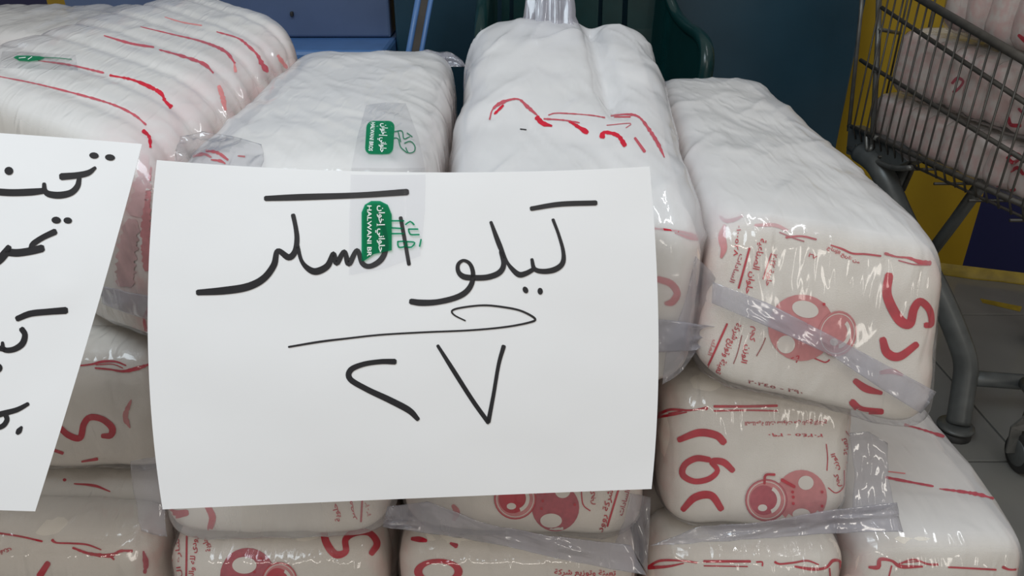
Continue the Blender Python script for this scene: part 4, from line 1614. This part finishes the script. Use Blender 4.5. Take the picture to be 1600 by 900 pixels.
for s_, m_ in (([(256, 237, 3), (270, 240, 6), (284, 231, 6)], M_PINK), ([(298, 246, 3), (318, 241, 5), (330, 246, 3)], M_PINK), ([(322, 236, 3), (340, 239, 5), (356, 250, 4)], M_RED), ([(330, 250, 2), (345, 252, 5), (352, 256, 2)], M_RED), ([(372, 244, 2), (382, 245, 4)], M_RED)):
    pr.stroke(s_, m_, rough=0.35)
acc_C = pr
for acc, key in ((acc_N, 'N'), (acc_D, 'D'), (acc_B, 'B'), (acc_C, 'C')):
    acc.flush(NM)

# figures on the bags in the cart
for key, strokes in (('c1', [([(1574, 246, 5), (1583, 254, 6), (1594, 246, 5), (1590, 240, 4), (1578, 243, 4)], M_RED), ([(1580, 268, 4), (1590, 262, 6), (1599, 272, 5)], M_RED), ([(1558, 292, 4), (1572, 300, 6), (1586, 296, 5)], M_RED)]),
                     ('c2', [([(1488, 130, 4), (1496, 122, 5), (1505, 127, 4), (1498, 138, 4), (1490, 144, 5)], M_PINK), ([(1576, 184, 5), (1580, 195, 6), (1594, 196, 6)], M_RED), ([(1592, 170, 4), (1599, 178, 4)], M_PINK)]),
                     ('c3', [([(1592, 55, 5), (1600, 62, 7), (1607, 70, 5)], M_RED)])):
    pr = Prints(SURF[key])
    for s_, m_ in strokes:
        pr.stroke(s_, m_, off=0.001)
    pr.flush(NM)


# ------------------------------------------------------------------ paper signs
def coons(tl, tm, tr, rm, br, bm, bl, lm, tdepth, nx=40, ny=28, seed=0, amp=0.0006, bulge=0.004, folds=()):
    """sheet with gently bent edges"""
    def quad(a, m, b, f):
        a, m, b = Vector(a), Vector(m), Vector(b)
        c = 2 * m - 0.5 * (a + b)
        return a * (1 - f) ** 2 + c * 2 * f * (1 - f) + b * f * f
    TL, TR, BR, BL = [Vector(p) for p in (tl, tr, br, bl)]
    vs, fs = [], []
    for j in range(ny + 1):
        v = j / ny
        L_, R_ = quad(tl, lm, bl, v), quad(tr, rm, br, v)
        for i in range(nx + 1):
            u = i / nx
            T_, B_ = quad(tl, tm, tr, u), quad(bl, bm, br, u)
            p = T_ * (1 - v) + B_ * v + L_ * (1 - u) + R_ * u - (TL * (1 - u) * (1 - v) + TR * u * (1 - v) + BL * (1 - u) * v + BR * u * v)
            t = (tdepth[0] * (1 - u) + tdepth[1] * u) * (1 - v) + (tdepth[3] * (1 - u) + tdepth[2] * u) * v
            t -= bulge * math.sin(math.pi * u) * (0.4 + 0.6 * math.sin(math.pi * v))
            t += amp * (noise.noise(Vector((u * 3.5, v * 2.5, seed))) * 2 + noise.noise(Vector((u * 8, v * 6, seed + 4))) * 0.7)
            for (fu, fv, fr, fa) in folds:
                d = math.hypot((u - fu) * 1.4, v - fv)
                t -= fa * math.exp(-(d / fr) ** 2)
            vs.append(P(p[0], p[1], t))
    W_ = nx + 1
    for j in range(ny):
        for i in range(nx):
            a = j * W_ + i
            fs.append((a, a + W_, a + W_ + 1, a + 1))
    return vs, fs


def sheet_mesh(name, geo, nx, ny, parent, th=0.00025):
    """a sheet with real thickness: front, back and a crisp rim"""
    F_, f_ = geo
    n = len(F_)
    d = Vector((0, CP, -SP)) * th
    B_ = [v + d for v in F_]
    W_ = nx + 1
    ring = [i for i in range(W_)] + [j * W_ + nx for j in range(1, ny + 1)] + [ny * W_ + i for i in range(nx - 1, -1, -1)] + [j * W_ for j in range(ny - 1, 0, -1)]
    vs = F_ + B_ + [F_[i] for i in ring] + [B_[i] for i in ring]
    m = len(ring)
    fs = list(f_) + [tuple(n + i for i in reversed(q)) for q in f_]
    fs += [(2 * n + i, 2 * n + (i + 1) % m, 2 * n + m + (i + 1) % m, 2 * n + m + i) for i in range(m)]
    return link_mesh(name, vs, fs, M_PAPER, parent)


def sign(name, label, geo, nx=40, ny=28):
    base = sum(geo[0], Vector()) / len(geo[0])
    t = thing(name, label, 'sign', base)
    o = sheet_mesh('sheet', geo, nx, ny, t)
    return t, o, Surf([o])


main_t, main_o, main_s = sign('paper_sign', 'large white paper sign handwritten in black marker with the price ٢٧', coons(
    (245, 250), (632, 269), (1015, 260), (1029, 530), (1018, 764), (640, 779), (254, 796), (231, 530), (0.486, 0.488, 0.508, 0.508), seed=3))
left_t, left_o, left_s = sign('paper_sign', 'white paper sign with three handwritten lines, cut off at the left edge', coons(
    (-520, 186), (-150, 199), (222, 225), (152, 480), (55, 799), (-330, 788), (-720, 780), (-620, 480), (0.500, 0.490, 0.500, 0.510), seed=8,
    folds=((0.915, 0.46, 0.03, 0.0012),)))

ms = Prints(main_s, 'handwriting', split=True)
IK = dict(off=0.0004, step=2.5)
for s_ in (
        [(415, 310, 8), (470, 308, 10), (560, 305, 9), (636, 300, 10)],
        [(458, 336, 7), (462, 355, 7), (464, 374, 8), (461, 393, 9), (451, 402, 10), (434, 392, 8), (428, 414, 10), (412, 435, 11), (387, 448, 12), (351, 454, 12), (309, 457, 9)],
        [(465, 384, 6), (471, 407, 6), (482, 420, 9), (495, 424, 11), (512, 415, 10), (521, 396, 7), (526, 411, 9), (538, 393, 7), (545, 412, 9), (558, 391, 7), (566, 411, 8), (578, 416, 8), (595, 406, 9), (603, 387, 8), (600, 358, 7), (591, 336, 7)],
        [(626, 340, 6), (632, 373, 6), (639, 413, 6)],
        [(830, 326, 7), (875, 319, 8), (931, 317, 8)],
        [(864, 343, 5), (873, 367, 5), (880, 393, 6), (879, 411, 8), (867, 421, 9), (849, 424, 8), (835, 420, 7), (831, 405, 5)],
        [(833, 421, 7), (822, 427, 8), (811, 429, 9), (800, 420, 7), (791, 407, 5), (780, 382, 8), (767, 347, 5)],
        [(783, 393, 7), (787, 413, 8), (780, 426, 9), (762, 433, 9), (740, 434, 9), (724, 432, 9), (716, 424, 7), (716, 413, 6), (724, 407, 5), (734, 412, 6), (739, 426, 7), (737, 443, 8), (727, 457, 9), (709, 466, 9), (682, 472, 9), (658, 473, 10), (642, 471, 9)],
        [(727, 501, 2.2), (711, 493, 2.5), (706, 486, 3), (719, 481, 3), (755, 477, 3), (788, 480, 3.2), (815, 486, 3.2), (836, 498, 3.6), (826, 504, 3.2), (788, 511, 3), (733, 516, 2.8), (664, 519, 2.8), (595, 523, 2.8), (540, 529, 3), (499, 534, 3.4), (451, 542, 3)],
        [(617, 565, 9), (595, 565, 8), (568, 569, 8), (548, 578, 9), (547, 592, 9), (573, 608, 9), (609, 625, 10), (639, 641, 10), (653, 655, 7)],
        [(684, 540, 5), (708, 578, 7), (738, 625, 7), (763, 660, 7)],
        [(763, 659, 7), (771, 617, 6), (779, 570, 6), (787, 541, 7)]):
    ms.stroke(s_, M_INK, **IK)
ms.disc(821, 453, 4.2, 5.6, M_INK, off=0.0004, rot=-0.5, seg=12, rings=2)
ms.disc(844, 455, 4.2, 5.4, M_INK, off=0.0004, rot=-0.1, seg=12, rings=2)
ms.flush()

ls = Prints(left_s, 'handwriting', split=True)
for s_ in (
        [(149, 262, 5), (138, 270, 9), (120, 274, 10), (96, 276, 11)],
        [(124, 278, 7), (121, 291, 9), (111, 301, 10), (93, 305, 11), (76, 303, 10), (70, 297, 8), (69, 287, 6)],
        [(70, 298, 9), (49, 300, 11), (22, 301, 11), (0, 300, 11), (-30, 297, 11), (-80, 290, 11)],
        [(86, 362, 10), (67, 371, 9), (52, 381, 9), (48, 388, 7)],
        [(66, 388, 12), (49, 392, 12), (28, 395, 12), (12, 394, 12)],
        [(14, 386, 9), (8, 396, 13), (-6, 410, 12), (-30, 416, 11)],
        [(27, 498, 9), (48, 490, 10), (76, 487, 10), (103, 485, 11)],
        [(34, 514, 9), (39, 523, 9), (35, 537, 10), (21, 546, 9), (6, 546, 8), (4, 535, 5)],
        [(8, 546, 8), (-20, 540, 9)],
        [(44, 631, 6), (27, 640, 8), (5, 646, 9), (-18, 652, 10)],
        [(9, 648, 8), (11, 656, 8), (5, 665, 8), (-8, 670, 8)],
        [(34, 667, 4), (30, 673, 9), (27, 677, 6)]):
    ls.stroke(s_, M_INK, **IK)
for (x, y, rx, ry) in ((147, 243, 7.5, 5), (172, 246, 8, 5), (14, 267, 7, 6.5), (88, 344, 7.5, 5.5), (106, 344.5, 6.8, 5), (-2, 575, 6, 7)):
    ls.disc(x, y, rx, ry, M_INK, off=0.0004, rot=0.1, seg=12, rings=2)
ls.flush()

# ------------------------------------------------------------------ printed clear tape
tp = thing('adhesive_tape', 'clear tape with green brand print holding the large sign to its bale', 'tape', tuple(main_s.hit(605, 300)[0]))


def tape_grid(rows, hitf, sub=8):
    A = np.array(rows, float)
    nr_, nc_ = A.shape[:2]
    vs, fs = [], []
    R_, C_ = (nr_ - 1) * sub + 1, (nc_ - 1) * sub + 1
    for i in range(R_):
        for j in range(C_):
            a, b = min(i // sub, nr_ - 2), min(j // sub, nc_ - 2)
            u, v = i / sub - a, j / sub - b
            q = A[a, b] * (1 - u) * (1 - v) + A[a + 1, b] * u * (1 - v) + A[a, b + 1] * (1 - u) * v + A[a + 1, b + 1] * u * v
            vs.append(hitf(q[0], q[1]))
    for i in range(R_ - 1):
        for j in range(C_ - 1):
            a = i * C_ + j
            if all(vs[k] is not None for k in (a, a + C_, a + C_ + 1, a + 1)):
                fs.append((a, a + C_, a + C_ + 1, a + 1))
    used = {}
    V = []
    for k, v in enumerate(vs):
        if v is not None:
            used[k] = len(V)
            V.append(v)
    return V, [tuple(used[k] for k in f) for f in fs]


def hit_tape(px, py):
    """over the sheet's top edge onto the bale behind"""
    d = -ray(px, py).normalized()
    a = main_s.hit(px, py)
    if a:
        return a[0] + d * 0.0009
    b = WSURF['C'].hit(px, py)
    if b is None:
        return None
    return b[0] + d * 0.0012


V1, F1 = tape_grid([[(572, 164), (602, 160), (634, 161)], [(558, 215), (604, 214), (654, 215)], [(549, 262), (606, 263), (664, 262)]], hit_tape)
V2, F2 = tape_grid([[(548, 273), (606, 274), (665, 273)], [(546, 340), (606, 340), (664, 330)], [(545, 430), (600, 420), (657, 400)]], hit_tape)
# bridge from the bale to the sheet
n1 = [V1[-17 + k] for k in range(17)]
n2 = [V2[k] for k in range(17)]
V3 = n1 + [a.lerp(b, 0.5) for a, b in zip(n1, n2)] + n2
F3 = [(r * 17 + k, (r + 1) * 17 + k, (r + 1) * 17 + k + 1, r * 17 + k + 1) for r in range(2) for k in range(16)]
o1_, o2_ = len(V1), len(V1) + len(V2)
tape_o = link_mesh('tape_strip', V1 + V2 + V3, F1 + [tuple(i + o1_ for i in f) for f in F2] + [tuple(i + o2_ for i in f) for f in F3], M_TAPE, tp)
ts = Surf([tape_o])
tpn = Prints(ts)


def rrect(x0, y0, x1, y1, r, sk=0.0):
    pts = []
    for cx, cy, a0 in ((x1 - r, y0 + r, -90), (x1 - r, y1 - r, 0), (x0 + r, y1 - r, 90), (x0 + r, y0 + r, 180)):
        for k in range(5):
            a = math.radians(a0 + 22.5 * k)
            pts.append((cx + r * math.cos(a) + sk * (cy + r * math.sin(a) - y0), cy + r * math.sin(a)))
    return pts


tpn.poly(rrect(573, 189, 617, 241, 10, -0.06), M_GREEN, off=0.0003)
tpn.text('HALWANI BROS', (580, 191), (576, 236), 9, M_TWHITE, off=0.0006)
tpn.text('حلواني إخوان', (597, 193), (594, 238), 13, M_TWHITE, off=0.0006)
for s_ in ([(616, 206), (628, 205), (631, 217), (640, 214)], [(615, 216), (622, 217), (626, 230), (636, 239)], [(632, 224), (641, 221), (648, 228), (647, 237), (638, 239), (634, 231)], [(636, 208), (644, 214)], [(622, 206), (626, 222)]):
    tpn.stroke(s_, M_DGREEN, w=1.7, off=0.0004)
TPN = {'green_ink': 'green_print', 'dark_green_ink': 'emblem_outline', 'white_lettering': 'lettering'}
tpn.flush(TPN)
tpn.poly([(565, 408), (565, 332), (570, 320), (580, 314), (594, 314), (606, 320), (612, 335), (612, 391), (584, 397), (570, 407)], M_GREEN, off=0.0003)
tpn.text('HALWANI BR', (574, 321), (574, 401), 9.5, M_TWHITE, off=0.0006)
tpn.text('حلواني إخوان', (592, 321), (592, 394), 13, M_TWHITE, off=0.0006)
for s_ in ([(612, 345), (631, 345)], [(612, 356), (629, 357)], [(612, 365), (631, 365)], [(621.5, 377.5), (633.6, 377.5), (632.4, 385), (622.7, 386), (621.5, 377.5)],
           [(636, 377.5), (648, 379), (643, 386), (635, 385), (636, 377.5)], [(633.7, 351), (641, 346), (647, 351)], [(638.5, 358), (641, 366), (655, 366.5)], [(638.5, 358), (653, 358)], [(658, 374), (655.6, 385)]):
    tpn.stroke(s_, M_GREEN, w=2.4, off=0.0004)
tpn.flush({'green_ink': 'green_print', 'dark_green_ink': 'emblem_outline', 'white_lettering': 'lettering'})

# second piece of the same tape on the ribbed bale
tb = thing('adhesive_tape', 'clear tape with a small green print on the ribbed bale at the left', 'tape', tuple(WSURF['B'].hit(60, 92)[0]))


def hit_b(px, py):
    b = WSURF['B'].hit(px, py)
    return None if b is None else b[0] - ray(px, py).normalized() * 0.004


V, F = tape_grid([[(4, 80), (60, 82), (118, 86)], [(0, 92), (58, 94), (120, 97)], [(-4, 106), (56, 108), (122, 110)]], hit_b)
tb_o = link_mesh('tape_strip', V, F, M_TAPE, tb)
tbn = Prints(Surf([tb_o]))
tbn.poly([(21, 90), (26, 87), (45, 87), (62, 88), (72, 90), (62, 94), (45, 96), (30, 95)], M_GREEN, off=0.0003)
tbn.stroke([(70, 90), (92, 91), (112, 93)], M_DGREEN, w=1.4, off=0.0004)
tbn.stroke([(30, 91), (40, 90)], M_TWHITE, w=1.2, off=0.0006)
tbn.stroke([(44, 93), (50, 89)], M_TWHITE, w=1.2, off=0.0006)
tbn.flush({'green_ink': 'green_print', 'dark_green_ink': 'emblem_outline', 'white_lettering': 'lettering'})
